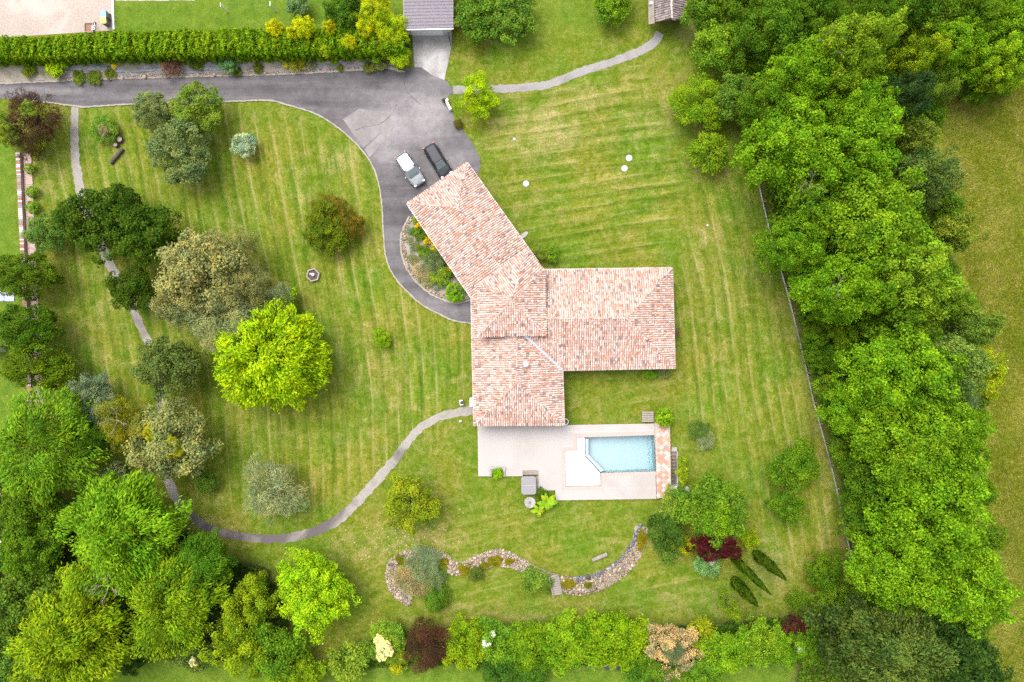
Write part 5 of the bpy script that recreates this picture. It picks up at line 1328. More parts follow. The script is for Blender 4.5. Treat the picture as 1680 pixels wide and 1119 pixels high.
T(1008, 0, 36, 3.5, 'bushy', (.10, .20, .015), 'leafy_shrub', 'rounded shrub at the top edge above the curved path', 'shrub', group=g)
T(783, 162, 36, 3.6, 'loose', LI, 'lime_tree', 'small lime green tree at the start of the curved path', 'tree')
T(752, 203, 8, .7, 'shrub', (.10, .10, .03), 'small_shrub', 'tiny olive shrub at the right edge of the drive', 'shrub')
T(730, 166, 5, .6, 'shrub', (.07, .09, .03), 'small_shrub', 'tiny dark shrub beside the bent white wall', 'shrub')
# golden conifers by the garage
g = 'golden conifers at the hedge end'
for (x, y, r_, h, c, lab) in ((450, 47, 12, 3.4, YE, 'golden conifer tip at the left end of the row above the hedge'), (481, 57, 10, 3.3, YE, 'small golden conifer second from the left above the hedge'), (500, 45, 16, 3.7, YE, 'large golden conifer third from the left above the hedge'), (541, 46, 10, 3.4, (.35, .37, .01), 'narrow golden conifer midway along the row'), (600, 46, 14, 3.5, (.36, .385, .01), 'golden conifer left of the lime mass by the garage'), (574, 71, 11, 3.2, (.36, .38, .01), 'golden tipped conifer leaning over the hedge front'), (535, 85, 8, 2.4, (.27, .33, .02), 'lime tuft low on the hedge front'), (456, 75, 9, 2.6, (.20, .29, .02), 'pale green tuft low on the left hedge front')):
    T(x, y, r_ * 1.15, h + .7, 'sprayshrub', c, 'golden_conifer', lab, 'conifer', group=g, zc=.70)
T(565, 18, 36, 4.6, 'bushy', (.05, .115, .012), 'dark_shrub', 'dark green tree behind the golden conifers', 'tree')
T(612, 18, 32, 4.4, 'spray', (.30, .36, .012), 'golden_conifer', 'yellow green conifer left of the garage roof', 'conifer', group=g)
T(640, 48, 30, 4.0, 'spray', (.27, .37, .010), 'golden_conifer', 'lime conifer spilling towards the garage apron', 'conifer', group=g)
T(655, 92, 20, 2.4, 'sprayshrub', (.24, .35, .010), 'lime_shrub', 'low lime shrub at the corner of the garage apron', 'shrub')
T(630, 80, 22, 3.0, 'bushy', (.09, .17, .012), 'green_shrub', 'green shrub between the hedge and the lime corner shrub', 'shrub')
T(490, 10, 20, 2.2, 'shrub', (.10, .175, .07), 'hydrangea', 'grey green flowering shrub on the neighbouring lawn', 'shrub')
# rockery plants
for (x, y, r_, h, st, c, lab) in ((92.5, 110, 18, 1.5, 'shrub', (.26, .37, .008), 'lime green rounded shrub at the left end of the rockery'), (282, 108, 18, 1.6, 'wispy', (.16, .075, .06), 'reddish purple shrub on the rockery'), (375, 103, 18, 1.7, 'sprayshrub', (.085, .20, .075), 'blue green conifer shrub on the rockery'), (48, 115, 13, .9, 'shrub', (.14, .19, .02), 'olive shrub at the far left of the rockery'), (322, 105, 12, .9, 'shrub', (.09, .12, .02), 'dark olive shrub between the purple and blue green ones'), (489, 105, 14, 1.0, 'shrub', (.20, .20, .02), 'mossy yellow green mound on the rockery'), (510, 103, 10, .8, 'wispy', (.20, .23, .10), 'grey tussock beside the mossy mound'), (549, 101, 6, .6, 'shrub', (.22, .38, .01), 'small bright green plant on the slate'), (558, 111, 6, .6, 'shrub', (.10, .14, .02), 'dark green tuft at the foot of the slate'), (424, 113, 9, .7, 'sprayshrub', (.10, .13, .02), 'dark grassy tuft at the foot of the rockery'), (628, 100, 14, .9, 'shrub', (.16, .19, .06), 'grey green ground plant near the apron shrubs'), (130, 127, 12, .5, 'shrub', (.10, .15, .02), 'low mossy plant at the foot of the rockery, left'), (155, 128, 13, .5, 'shrub', (.10, .14, .02), 'low mossy plant at the foot of the rockery, second from left'), (605, 110, 11, .5, 'shrub', (.10, .12, .03), 'low brown green plant at the rockery foot near its right end'), (180, 120, 10, .5, 'shrub', (.12, .16, .03), 'low green tuft below the small yellow flower'), (390, 119, 8, .5, 'shrub', (.08, .14, .03), 'low tuft beneath the blue green conifer shrub')):
    T(x, y, r_, h, st, c, 'rockery_plant', lab, 'plant', group='plants of the rockery')
for (x, y, r_, lab) in ((188, 108.5, 5.5, 'small yellow flower clump on the left of the rockery'), (468, 107, 6, 'round pale yellow flower clump on the rockery'), (475, 95, 4, 'little yellow flower clump just below the hedge')):
    T(x, y, r_, .7, 'shrub', (.62, .52, .05), 'flower_clump', lab, 'flowers', group='yellow flower clumps of the rockery')
# upper left garden
T(52, 198, 50, 5, 'wispy', (.060, .030, .032), 'purple_tree', 'dark purple leaved tree at the left end of the drive', 'tree', accent=[(-.55, -.55, .40, (.11, .17, .02), 'green_shoots', 'loose'), (.2, .2, .30, (.10, .16, .03), 'green_shoots', 'loose'), (-.8, -.1, .34, (.10, .17, .02), 'green_shoots', 'loose')])
T(58, 240, 17, 2, 'shrub', (.17, .20, .02), 'olive_shrub', 'yellow olive shrub under the purple tree', 'shrub')
T(20, 226, 16, 2, 'shrub', (.19, .19, .03), 'olive_shrub', 'golden olive shrub at the left edge under the purple tree', 'shrub')
T(170, 213, 24, 1.4, 'dense', (.10, .19, .035), 'mound_shrub', 'low round green shrub with a dry heart beside the narrow path', 'shrub', accent=[(.18, -.12, .42, (.28, .22, .15), 'dry_centre', 'wispy')])
T(250, 183, 32, 4.5, 'dense', (.130, .175, .065), 'grey_leaf_tree', 'grey green tree, left one of the trio by the drive', 'tree', group='trio of trees by the drive')
T(324, 179, 42, 5, 'dense', (.128, .200, .036), 'grey_leaf_tree', 'brighter green tree, right one of the trio by the drive', 'tree', group='trio of trees by the drive')
T(296, 248, 52, 5.5, 'dense', (.115, .160, .060), 'grey_leaf_tree', 'largest grey green tree, lower one of the trio by the drive', 'tree', group='trio of trees by the drive')
T(400, 238, 22, 2.2, 'sprayshrub', (.24, .33, .25), 'blue_spruce', 'small pale blue spruce on the upper left lawn', 'conifer')
for (x, y, r_, lab) in ((48, 277, 9, 'small clipped bush, top one beside the pink slabs'), (53, 315, 10.5, 'small clipped bush, middle one beside the pink slabs'), (52.5, 340, 11, 'small clipped bush, lowest one beside the pink slabs')):
    T(x, y, r_, 1.0, 'ball', (.13, .24, .012), 'clipped_bush', lab, 'bush', group='clipped bushes by the brick wall')
T(76, 385, 34, 4, 'dense', (.085, .165, .045), 'rounded_tree', 'rounded grey green tree beside the end of the pink slabs', 'tree')
g = 'dark evergreens on the left'
T(158, 368, 58, 6.5, 'bushy', (.048, .099, .008), 'dark_evergreen', 'large dark evergreen over the narrow path, left crown', group=g)
T(238, 385, 56, 6.5, 'bushy', (.046, .097, .008), 'dark_evergreen', 'large dark evergreen over the narrow path, right crown', group=g)
T(208, 340, 34, 5.5, 'bushy', (.040, .090, .008), 'dark_evergreen', 'dark evergreen behind the two large crowns', group=g)
T(216, 472, 40, 5, 'bushy', (.050, .098, .008), 'dark_evergreen', 'dark evergreen below the pair, beside the olive tree', group=g)
g = 'round crowned trees by the left wall'
T(44, 452, 57, 5.5, 'dense', (.055, .102, .005), 'round_crowned_tree', 'dense green tree over the brick wall, top of three', group=g, ry=38)
T(46, 540, 52, 5.5, 'dense', (.045, .101, .005), 'round_crowned_tree', 'dense green tree over the brick wall, middle of three', group=g, ry=42)
T(66, 601, 60, 5.5, 'dense', (.066, .114, .005), 'round_crowned_tree', 'dense green tree over the brick wall, lowest of three', group=g, ry=40)
T(335, 448, 72, 9, 'dense', (.200, .205, .085), 'olive_crowned_tree', 'big cream olive tree in the middle of the left garden, upper crown')
T(392, 400, 30, 7, 'wispy', (.18, .20, .075), 'olive_crowned_tree', 'thin olive grey tree at the upper right of the big cream olive one')
T(300, 495, 46, 8, 'dense', (.185, .195, .080), 'olive_crowned_tree', 'cream olive tree at the lower left of the big crown')
T(370, 528, 62, 8, 'wispy', (.205, .230, .110), 'olive_crowned_tree', 'silvery olive tree with loose branches above the lime tree')
T(402, 470, 40, 7, 'wispy', (.19, .205, .085), 'olive_crowned_tree', 'thin silvery olive tree right of the big cream crown')
T(458, 487, 24, 4.5, 'wispy', (.17, .205, .13), 'grey_shrub', 'grey leaved shrub above the lime tree', 'shrub')
T(470, 488, 20, 3, 'shrub', (.14, .27, .01), 'green_shrub', 'bright green shrub peeping out right of the grey shrub', 'shrub')
T(446, 588, 94, 8.5, 'lime', LI, 'lime_tree', 'large vivid lime green tree in the left garden', zc=.5)
T(275, 605, 54, 6, 'dense', (.080, .115, .045), 'grey_green_tree', 'rounded grey green tree over the narrow path', 'tree')
T(152, 658, 42, 5, 'spray', (.115, .165, .105), 'blue_grey_tree', 'blue grey feathery tree above the bright left tree', 'tree')
T(208, 690, 44, 7, 'wispy', (.150, .165, .014), 'golden_olive_tree', 'golden olive wispy tree with silver branches', 'tree', twigs=(.1, .1, 2.2))
T(282, 722, 68, 7.5, 'dense', (.165, .185, .070), 'golden_olive_tree', 'big yellow olive rounded tree south of the narrow path', 'tree', accent=[(.25, -.1, .28, (.25, .26, .015), 'yellow_leaves', 'loose'), (-.25, .25, .22, (.25, .26, .015), 'yellow_leaves', 'loose')])
T(190, 792, 30, 3.5, 'shrub', (.12, .165, .10), 'grey_shrub', 'grey blue shrub between the two big feathery trees', 'shrub')
T(340, 790, 20, 2, 'sprayshrub', (.08, .15, .03), 'green_shrub', 'small dark leafy shrub right under the yellow olive tree', 'shrub')
g = 'feathery trees on the lower left'
T(75, 728, 86, 9, 'spray', (.115, .225, .016), 'feathery_tree', 'large bright feathery tree on the left', group=g)
T(150, 715, 34, 6, 'spray', (.055, .13, .012), 'feathery_tree', 'darker feathery tree right behind the large bright one', group=g)
T(205, 868, 96, 10, 'spray', (.115, .235, .012), 'feathery_tree', 'large bright feathery tree by the bend of the path', group=g)
T(320, 930, 58, 8, 'spray', (.060, .145, .012), 'feathery_tree', 'dark feathery tree below the path bend', group=g)
T(285, 985, 80, 9, 'spray', (.145, .235, .010), 'feathery_tree', 'yellow green feathery tree at the lower left', group=g, twigs=(-1.0, .5, 2.4))
T(125, 1035, 95, 10, 'spray', (.160, .240, .008), 'feathery_tree', 'large yellow leaved tree in the bottom left', group=g)
T(55, 840, 56, 6, 'dense', (.065, .130, .008), 'left_hedge_tree', 'dark conical hedge tree by the timber deck on the left', 'tree')
T(55, 900, 50, 7, 'dense', (.070, .145, .010), 'left_hedge_tree', 'dark hedge tree below the conical one on the left', 'tree')
T(40, 985, 62, 8, 'bushy', (.070, .130, .022), 'left_hedge_tree', 'dark grey green tree at the lower left edge', 'tree')
T(30, 1070, 60, 8, 'bushy', (.085, .155, .030), 'left_hedge_tree', 'grey green tree in the bottom left corner', 'tree')
T(412, 985, 44, 6.5, 'loose', (.155, .225, .012), 'yellow_tree', 'yellow green tree left of the round lime tree', 'tree')
T(515, 972, 66, 6.5, 'oak', (.190, .330, .010), 'round_lime_tree', 'round lime green tree below the curved path', 'tree', zc=.55)
T(395, 1050, 55, 7, 'loose', (.16, .24, .012), 'understorey_tree', 'yellow green tree at the bottom left of the round lime tree', 'tree')
T(450, 1065, 50, 6, 'bushy', (.075, .16, .014), 'understorey_tree', 'mid green tree directly below the round lime tree', 'tree')
T(480, 1100, 44, 5, 'bushy', (.14, .23, .012), 'understorey_tree', 'bright green bush at the bottom edge below the round lime tree', 'tree')
T(320, 1080, 28, 4, 'shrub', (.09, .14, .05), 'understorey_tree', 'cream flowering bush at the bottom left', 'shrub', accent=[(.2, .1, .3, (.62, .62, .42), 'blossom', 'loose')])
T(215, 1075, 28, 3.5, 'bushy', (.035, .085, .018), 'understorey_tree', 'dark bush beside the bottom left grass', 'shrub')
# lawn specimens
T(535, 375, 36, 3.2, 'dense', (.078, .112, .007), 'lawn_shrub', 'olive green shrub on the left lawn, green part', 'shrub', ry=44)
T(572, 368, 26, 2.6, 'dense', (.105, .090, .012), 'lawn_shrub', 'reddish tinged shrub joined to the olive lawn shrub', 'shrub')
T(540, 342, 30, 2.4, 'wispy', (.105, .095, .012), 'lawn_shrub', 'brownish upper shrub of the left lawn clump', 'shrub')
T(627, 555, 17, 1.6, 'loose', (.16, .29, .01), 'sapling', 'small bright sapling in the middle of the left lawn', 'tree')
T(450, 805, 52, 5, 'wispy', (.190, .215, .120), 'silver_tree', 'silvery grey wispy tree beside the curved path', 'tree')
T(672, 825, 50, 5, 'loose', (.155, .205, .016), 'olive_tree', 'olive yellow rounded tree south of the curved path', 'tree')
T(747, 480, 17, 1.5, 'ball', (.115, .245, .008), 'box_ball', 'clipped green ball in the bed by the house corner', 'bush')
for (x, y, r_, h, st, c, lab) in ((712, 432, 20, 1.6, 'wispy', (.13, .17, .08), 'grey green bush in the bed under the eaves'), (717, 450, 16, 1.2, 'shrub', (.13, .21, .03), 'bright bush right below the grey green bush in the bed'), (692, 445, 16, .9, 'wispy', (.26, .24, .15), 'dry twiggy plant at the lower bed edge'), (695, 412, 12, .8, 'shrub', (.10, .17, .02), 'green mound in the middle of the bed'), (682, 380, 10, .8, 'shrub', (.07, .15, .03), 'dark green plant at the top of the bed'), (672, 378, 6, .6, 'sprayshrub', (.16, .24, .22), 'blue green rosette at the upper bed edge'), (716, 472, 5, .6, 'sprayshrub', (.14, .22, .20), 'small blue green rosette near the clipped ball'), (683, 362, 8, .7, 'shrub', (.13, .22, .02), 'green plant at the tip of the bed by the eaves'), (735, 448, 9, 1.0, 'shrub', (.09, .18, .02), 'green plant against the wall above the clipped ball'), (680, 405, 9, .5, 'wispy', (.20, .22, .12), 'grey tussock in the bed gravel'), (690, 385, 11, .8, 'shrub', (.085, .16, .02), 'leafy plant beside the yellow flowers in the upper bed'), (706, 422, 13, 1.1, 'bushy', (.10, .17, .04), 'leafy bush above the grey green bush in the bed'), (726, 460, 12, .9, 'shrub', (.09, .17, .03), 'leafy plant left of the clipped ball'), (704, 460, 12, .7, 'wispy', (.19, .22, .10), 'pale tussock at the lower bed edge below the dry plant'), (672, 395, 7, .4, 'wispy', (.22, .23, .12), 'pale tussock at the outer bed edge'), (678, 425, 10, .5, 'wispy', (.20, .21, .10), 'straw tussock at the outer bed edge below the pale one'), (724, 432, 10, 1.1, 'shrub', (.08, .16, .02), 'leafy plant against the wall above the flowers')):
    T(x, y, r_, h, st, c, 'bed_plant', lab, 'plant', group='plants of the bed by the house')
for (x, y, r_, lab) in ((687, 371, 5.5, 'yellow flowers at the top of the bed under the eaves'), (702, 394, 7, 'yellow flowers midway along the eaves'), (712, 407, 7, 'yellow flowers lower along the eaves'), (737, 442, 5, 'yellow flowers near the lower end of the eaves')):
    T(x, y, r_, .9, 'shrub', (.50, .40, .012), 'yellow_flowers', lab, 'flowers', group='yellow flowers under the eaves')
T(886, 414, 15, 1.6, 'wispy', (.17, .21, .05), 'corner_shrub', 'olive shrub in the angle of the garage and east wings', 'shrub')
T(904, 416, 15, 1.7, 'loose', (.11, .22, .02), 'corner_shrub', 'green shrub right beside the olive one in the wing angle', 'shrub')
T(1067, 612, 13, .9, 'shrub', (.10, .20, .02), 'wall_shrub', 'green shrub against the south wall of the east wing', 'shrub')
T(1089, 613, 10, .7, 'wispy', (.16, .20, .08), 'wall_shrub', 'grey tussock beside the green shrub at the south wall', 'shrub')
T(1109, 545, 9, .9, 'wispy', (.20, .15, .07), 'wall_shrub', 'brown shrub against the east wall of the house', 'shrub')
T(1091, 685, 16, 1.9, 'ball', (.15, .28, .015), 'ball_tree', 'clipped ball tree at the head of the tiled wall', 'tree')
T(1145, 705, 18, 1.4, 'wispy', (.085, .15, .045), 'wispy_shrub', 'dark wispy shrub on the lawn east of the pool', 'shrub')
T(1158, 722, 18, 1.0, 'wispy', (.20, .24, .12), 'wispy_shrub', 'pale wispy shrub below the dark one east of the pool', 'shrub')
for (x, y, r_, lab) in ((1118, 757, 9, 'yellow green plant at the top of the stairs row'), (1119, 772, 10, 'yellow green plant midway down the stairs row'), (1121, 788, 9, 'yellow green plant at the bottom of the stairs row')):
    T(x, y, r_, 1.2, 'shrub', (.20, .28, .02), 'stairs_plant', lab, 'plant', group='plants along the stairs')
T(816, 776, 9.5, 1.0, 'shrub', (.18, .33, .01), 'planter_plant', 'bright green plant in the white terrace planter', 'plant')
def banana(px, py, n, L, label, seed):
    r = np.random.default_rng(seed); t = empty('banana_plant', tuple(G(px, py, 0)), 0, label, 'plant')
    for k in range(n):
        a = k * 2.4 + r.uniform(-.3, .3); LL = L * r.uniform(.7, 1.15); V, F = [], []; m = 7
        for i in range(m + 1):
            q = i / m; rad = LL * q; z = .9 + .75 * math.sin(q * 2.0) * LL * .6 - q * q * .5; w = .24 * LL * math.sin(PI * min(1, q * .92 + .06)) ** .7
            for s, dz in ((-1, .06), (0, -.02), (1, .06)): V.append((math.cos(a) * rad - math.sin(a) * s * w, math.sin(a) * rad + math.cos(a) * s * w, z + dz * w * 4))
        for i in range(m):
            for j in range(2): F.append((i * 3 + j, i * 3 + j + 1, i * 3 + j + 4, i * 3 + j + 3))
        o = pydata('leaf', V, F, M['foliage'], t, True); o.color = (.19 * r.uniform(.8, 1.2), .30 * r.uniform(.85, 1.15), .015, 1)
        at = o.data.attributes.new('var', 'FLOAT', 'FACE'); at.data.foreach_set('value', np.clip(.5 + r.normal(0, .12, len(F)), 0, 1).astype(np.float32))
    MB().tube([(0, 0, 0), (0, 0, 1.0)], [.12, .07], 8).build('stem', M['bark'], t)
banana(896, 820, 9, 1.15, 'large leaved banana plant at the terrace corner by the round table', 1)
banana(883, 833, 6, .95, 'smaller banana plant drooping on the grass below the round table', 2)
T(889, 812, 12, .8, 'shrub', (.05, .11, .015), 'terrace_shrub', 'dark low shrub between the hot tub and the banana plant', 'shrub')
# planted cluster south east of the pool
T(1165, 832, 58, 5.2, 'bushy', (.085, .165, .018), 'cluster_shrub', 'broad green shrub forming the back of the cluster by the pool', 'shrub')
T(1172, 846, 34, 5.4, 'bushy', (.125, .245, .010), 'cluster_shrub', 'brightest green tree in the middle of the cluster by the pool', 'tree')
T(1110, 828, 30, 3.2, 'bushy', (.12, .205, .045), 'cluster_shrub', 'pale green shrub at the upper left of the cluster touching the tiled wall', 'shrub')
T(1092, 870, 33, 4.2, 'sprayshrub', (.055, .115, .026), 'cluster_conifer', 'dark green conifer at the left of the cluster', 'conifer')
T(1097, 900, 22, 2.6, 'shrub', (.09, .165, .04), 'cluster_shrub', 'grey green shrub below the dark conifer of the cluster', 'shrub')
T(1200, 830, 30, 4, 'bushy', (.10, .19, .03), 'cluster_shrub', 'green shrub at the right of the cluster', 'shrub')
T(1172, 891, 46, 4.6, 'loose', MA, 'red_maple', 'deep crimson maple at the front of the cluster', 'tree', ry=30)
T(1125, 895, 16, 2.2, 'shrub', (.20, .23, .01), 'cluster_shrub', 'yellow green shrub between the conifer and the crimson maple', 'shrub')
T(1230, 884, 15, 2.2, 'shrub', (.20, .27, .01), 'cluster_shrub', 'yellow green shrub at the right tip of the cluster', 'shrub')
T(1160, 925, 24, 2, 'sprayshrub', (.13, .25, .09), 'cluster_shrub', 'blue green shrub below the crimson maple', 'shrub', accent=[(.2, .3, .3, (.42, .48, .55), 'pale_blossom', 'loose')])
def cypress(bx, by, tx, ty, wpx, label):
    rb = math.hypot(bx - 840, by - 559.5); rt = math.hypot(tx - 840, ty - 559.5); h = H * (1 - rb / rt)
    t = empty('cypress', tuple(G(bx, by, 0)), 0, label, 'cypress', 'slender cypresses on the lawn')
    o = link('crown', PROTO['cypress'][0], None, t); o.scale = (wpx / S / 2, wpx / S / 2, h); o.color = (.080, .140, .010, 1); o.rotation_euler = (0, 0, bx)
    k = link('trunk', TRUNKS[0], None, t); k.scale = (2, 2, h * .8)
cypress(1203, 915, 1264, 972, 12.5, 'tallest slender cypress leaning outwards from beside the crimson maple')
cypress(1240, 908, 1286, 953, 16, 'cypress on the lawn right of the tallest one')
cypress(1204, 952, 1243, 993, 17, 'cypress on the lawn below the tallest one')
for (x, y, r_, h, lab) in ((1304, 765, 42, 3.6, 'round leafy shrub on the east lawn, upper of the two'), (1294, 832, 29, 3.0, 'round leafy shrub on the east lawn, lower of the two'), (1353, 936, 33, 3.6, 'round leafy shrub near the end of the fence')):
    T(x, y, r_, h, 'bushy', (.070, .145, .012), 'round_shrub', lab, 'shrub', group='round shrubs on the east lawn')
# stream island and plants
T(694, 925, 30, 1.8, 'wispy', (.13, .19, .11), 'island_shrub', 'blue green wispy shrub on the round stone edged island', 'shrub')
T(676, 950, 32, 1.6, 'wispy', (.24, .21, .12), 'island_grass', 'dry straw coloured grass on the round island', 'grass')
T(712, 950, 20, 1.6, 'wispy', (.12, .17, .08), 'island_grass', 'green grey grass at the right of the round island', 'grass')
T(714, 985, 28, 2.6, 'cone', (.085, .165, .02), 'small_conifer', 'small bright conifer at the foot of the round island', 'conifer')
T(875, 950, 24, 1.3, 'shrub', (.095, .17, .035), 'stream_shrub', 'green shrub beside the dry stream left of the footbridge', 'shrub')
T(893, 958, 15, 1.2, 'shrub', (.07, .13, .03), 'stream_shrub', 'darker green shrub touching the footbridge', 'shrub')
T(782, 942, 14, 1.0, 'shrub', (.07, .11, .025), 'stream_shrub', 'dark shrub on the left part of the dry stream', 'shrub')
for (x, y, r_, ry_, lab) in ((763, 935, 12, 10, 'yellow moss cushion near the island end of the dry stream'), (812, 920, 14, 9, 'yellow moss cushion at the top of the dry stream bend'), (933, 958, 13, 9, 'yellow moss cushion right of the footbridge'), (1053, 885, 9, 18, 'golden moss cushion at the upper end of the dry stream'), (657, 917, 9, 7, 'golden moss cushion on the island edge'), (728, 922, 9, 7, 'olive moss patch where the island meets the stream'), (795, 928, 9, 6, 'olive moss patch below the top of the stream bend'), (836, 921, 9, 6, 'olive moss patch right of the stream bend top'), (965, 960, 8, 5, 'olive moss patch on the stones right of the footbridge')):
    T(x, y, r_, .35, 'shrub', (.15, .14, .010), 'moss_cushion', lab, 'moss', ry=ry_, group='moss cushions of the dry stream')
# bottom hedge row
g = 'shrubs of the bottom row'
T(635, 1052, 38, 3, 'bushy', (.12, .21, .03), 'flowering_shrub', 'green shrub with cream flower heads in the bottom row', 'shrub', group=g, accent=[(-.05, -.15, .42, (.75, .72, .45), 'blossom', 'loose'), (-.3, .2, .25, (.75, .72, .45), 'blossom', 'loose'), (-.2, -.5, .25, (.75, .72, .45), 'blossom', 'loose')])
T(700, 1058, 44, 3.6, 'wispy', (.070, .033, .036), 'smoke_bush', 'dull purple smoke bush in the bottom row', 'shrub', group=g)
T(655, 1082, 20, 2, 'shrub', (.22, .25, .01), 'row_shrub', 'yellow green shrub tucked left below the purple smoke bush', 'shrub', group=g)
T(765, 1058, 44, 3.4, 'bushy', (.125, .205, .008), 'row_shrub', 'yellow green shrub right of the purple smoke bush', 'shrub', group=g)
T(815, 1055, 40, 3.4, 'bushy', (.10, .205, .02), 'flowering_shrub', 'green shrub with white flower sprays in the bottom row', 'shrub', group=g, accent=[(-.4, .15, .22, (.78, .78, .80), 'blossom', 'loose'), (-.15, .5, .14, (.78, .78, .80), 'blossom', 'loose')])
T(868, 1060, 46, 3.6, 'bushy', (.095, .185, .010), 'row_shrub', 'bright shrub in the bottom row left of the footbridge line', 'shrub', group=g)
T(935, 1052, 52, 3.8, 'bushy', (.105, .20, .010), 'row_shrub', 'broad bright shrub in the middle of the bottom row', 'shrub', group=g)
T(1005, 1050, 54, 3.8, 'bushy', (.130, .228, .008), 'row_shrub', 'broad lime shrub in the bottom row left of the tan one', 'shrub', group=g)
T(1052, 1072, 28, 3, 'shrub', (.10, .19, .012), 'row_shrub', 'green shrub touching the tan tamarisk on its left', 'shrub', group=g)
T(1103, 1062, 46, 4, 'loose', TA, 'tan_tamarisk', 'tan pink faded tamarisk in the bottom row', 'shrub', group=g, accent=[(-.1, .1, .45, (.10, .14, .07), 'green_leaves', 'wispy')])
T(1150, 1040, 28, 3, 'shrub', (.15, .20, .015), 'row_shrub', 'olive shrub right of the tan tamarisk', 'shrub', group=g)
T(1188, 1068, 40, 4, 'bushy', (.115, .22, .014), 'row_shrub', 'green shrub at the foot of the pale young conifer', 'shrub', group=g)
T(1199, 1000, 19, 6, 'cone', (.15, .23, .02), 'young_conifer', 'pale young conifer rising from the bottom row', 'conifer', group=g)
T(1245, 1050, 40, 4, 'bushy', (.12, .22, .02), 'row_shrub', 'leafy shrub right of the pale young conifer', 'shrub', group=g)
T(1285, 1065, 34, 4, 'loose', (.11, .22, .014), 'row_shrub', 'loose bright shrub left of the small purple one', 'shrub', group=g)
T(1305, 1028, 19, 3, 'shrub', (.085, .025, .040), 'purple_shrub', 'small dark purple shrub at the right of the bottom row', 'shrub', group=g)
T(1330, 1050, 32, 4, 'bushy', (.085, .165, .012), 'row_shrub', 'green shrub right of the small purple one', 'shrub', group=g, accent=[(-.65, -.35, .22, (.75, .76, .70), 'blossom', 'loose')])
T(1310, 985, 18, 2, 'shrub', (.08, .15, .015), 'row_shrub', 'small green shrub above the small purple one', 'shrub', group=g)
T(570, 1085, 36, 3, 'shrub', (.13, .20, .03), 'row_shrub', 'grassy green shrub left of the cream flowering one', 'shrub', group=g)
T(820, 1100, 32, 3, 'bushy', (.045, .11, .02), 'row_shrub', 'dark bush at the bottom edge below the white sprays', 'shrub', group=g)
T(870, 1108, 34, 3, 'bushy', (.05, .12, .02), 'row_shrub', 'dark bush at the bottom edge left of the stream gap', 'shrub', group=g)
T(1060, 1108, 40, 3, 'bushy', (.07, .15, .02), 'row_shrub', 'dark green bush at the bottom edge below the tan tamarisk', 'shrub', group=g)
T(1150, 1112, 36, 3, 'bushy', (.085, .17, .02), 'row_shrub', 'green bush at the bottom edge right of the tan tamarisk', 'shrub', group=g)

def petals():
    r = np.random.default_rng(21); n = 420; q = np.stack([r.normal(660, 55, n), r.normal(878, 28, n)], 1); q = q[np.hypot((q[:, 0] - 672) / 50, (q[:, 1] - 825) / 50) > .9]; n = len(q)
    c = np.stack([(q[:, 0] - 840) / S, (559.5 - q[:, 1]) / S, np.full(n, .02)], 1); nr = unit(r.normal(size=(n, 3)) * .2 + np.array([0, 0, 1.])); ln = r.uniform(.04, .13, n)
    o = link('fallen_petals', leaf_mesh('fallen_petals', c, nr, unit(r.normal(size=(n, 3))), ln, ln * .8, r.uniform(.2, .7, n))); o.color = (.36, .27, .18, 1); tag(o, 'pale fallen petals strewn on the grass below the olive yellow tree', 'petals', kind='stuff')
petals()
# ------------------------------------------------------------------ undergrowth, meadow
def undergrowth(name, label, poly, n, col, seed, zmax=1.6, leaf=.19):
    r = np.random.default_rng(seed); P = np.array(poly, float); lo, hi = P.min(0), P.max(0); pts = []
    while sum(len(q) for q in pts) < n:
        q = r.uniform(lo, hi, (n, 2)); pts.append(q[in_poly(q[:, 0], q[:, 1], poly)])
    q = np.concatenate(pts)[:n]; x = (q[:, 0] - 840) / S; y = (559.5 - q[:, 1]) / S
    hgt = (.5 + .5 * np.sin(x * .9 + 1.3 * np.sin(y * .7)) * np.sin(y * 1.1 + 1.7 * np.sin(x * .5))) * zmax
    z = .1 + hgt * r.uniform(.35, 1, n); nr = unit(r.normal(size=(n, 3)) * .6 + np.array([0, 0, .9]))
    ln = leaf * r.uniform(.6, 1.4, n)
    o = link(name, leaf_mesh(name, np.stack([x, y, z], 1), nr, unit(r.normal(size=(n, 3))), ln, ln * .6, .3 + .25 * hgt / zmax + r.normal(0, .18, n)))
    o.color = (*col, 1); tag(o, label, 'undergrowth', kind='stuff'); return o
undergrowth('undergrowth', 'dark bramble undergrowth beneath the woodland belt on the right', RIGHT_WOOD, 75000, (.10, .19, .010), 1, 1.8, .17)
undergrowth('undergrowth', 'low growth under the shrubs along the bottom row', BOTTOM_WOOD, 16000, (.065, .13, .014), 2, .9)
undergrowth('undergrowth', 'dark growth under the trees of the lower left corner', LEFT_WOOD, 24000, (.045, .085, .014), 3, 1.0)

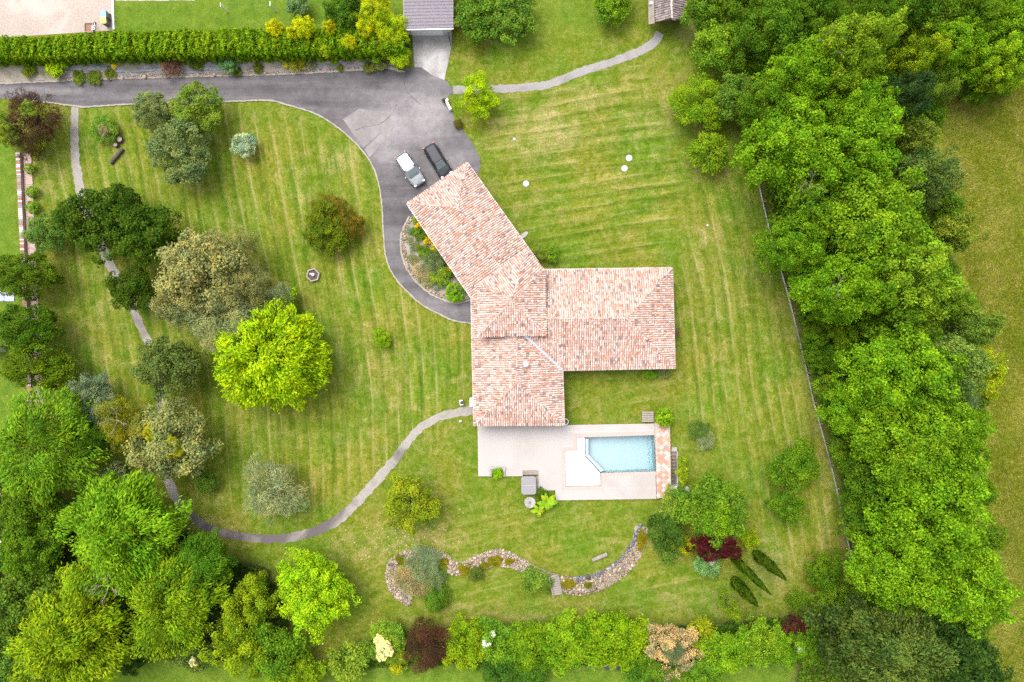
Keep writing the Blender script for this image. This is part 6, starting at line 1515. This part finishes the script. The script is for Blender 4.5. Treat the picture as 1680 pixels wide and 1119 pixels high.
def meadow():
    r = np.random.default_rng(9); poly = [(1545, 165), (1700, 110), (1700, 1140), (1640, 1140), (1625, 1119), (1645, 900), (1605, 780), (1630, 640), (1575, 400), (1550, 280)]
    P = np.array(poly, float); lo, hi = P.min(0), P.max(0); n = 42000; pts = []
    while sum(len(q) for q in pts) < n:
        q = r.uniform(lo, hi, (n, 2)); pts.append(q[in_poly(q[:, 0], q[:, 1], poly)])
    q = np.concatenate(pts)[:n]; x = (q[:, 0] - 840) / S; y = (559.5 - q[:, 1]) / S
    a = 1.2 * np.sin(x * .35 + 1.1 * np.sin(y * .21)) + 1.0 * np.sin(y * .30 + .8) + r.normal(0, .9, n) + .9
    L = r.uniform(.15, .5, n); w = r.uniform(.015, .04, n); t = np.stack([np.cos(a), np.sin(a), r.uniform(.3, .9, n)], 1); t = unit(t)
    b = np.stack([-np.sin(a), np.cos(a), np.zeros(n)], 1); c = np.stack([x, y, np.zeros(n)], 1)
    v = np.empty((n, 3, 3)); v[:, 0] = c - b * w[:, None]; v[:, 1] = c + b * w[:, None]; v[:, 2] = c + t * L[:, None]
    me = bpy.data.meshes.new('meadow_grass'); me.vertices.add(n * 3); me.vertices.foreach_set('co', v.ravel()); me.loops.add(n * 3); me.loops.foreach_set('vertex_index', np.arange(n * 3, dtype=np.int32))
    me.polygons.add(n); me.polygons.foreach_set('loop_start', np.arange(0, n * 3, 3, dtype=np.int32)); me.update(calc_edges=True)
    straw = np.clip(.25 + .35 * np.sin(x * .8 + 2 * np.sin(y * .3)) * np.sin(y * .5 + x * .2) + r.normal(0, .33, n), 0, 1)[:, None]
    col = (1 - straw) * np.array([.072, .098, .001]) + straw * np.array([.23, .195, .045]); col *= r.uniform(.8, 1.2, (n, 1))
    at = me.attributes.new('piece_col', 'FLOAT_COLOR', 'FACE'); at.data.foreach_set('color', np.concatenate([col, np.ones((n, 1))], 1).astype(np.float32).ravel())
    o = link('meadow_grass', me, M['grassblade']); tag(o, 'tall olive and straw coloured grass of the meadow at the right edge', 'grass', kind='stuff')
meadow()
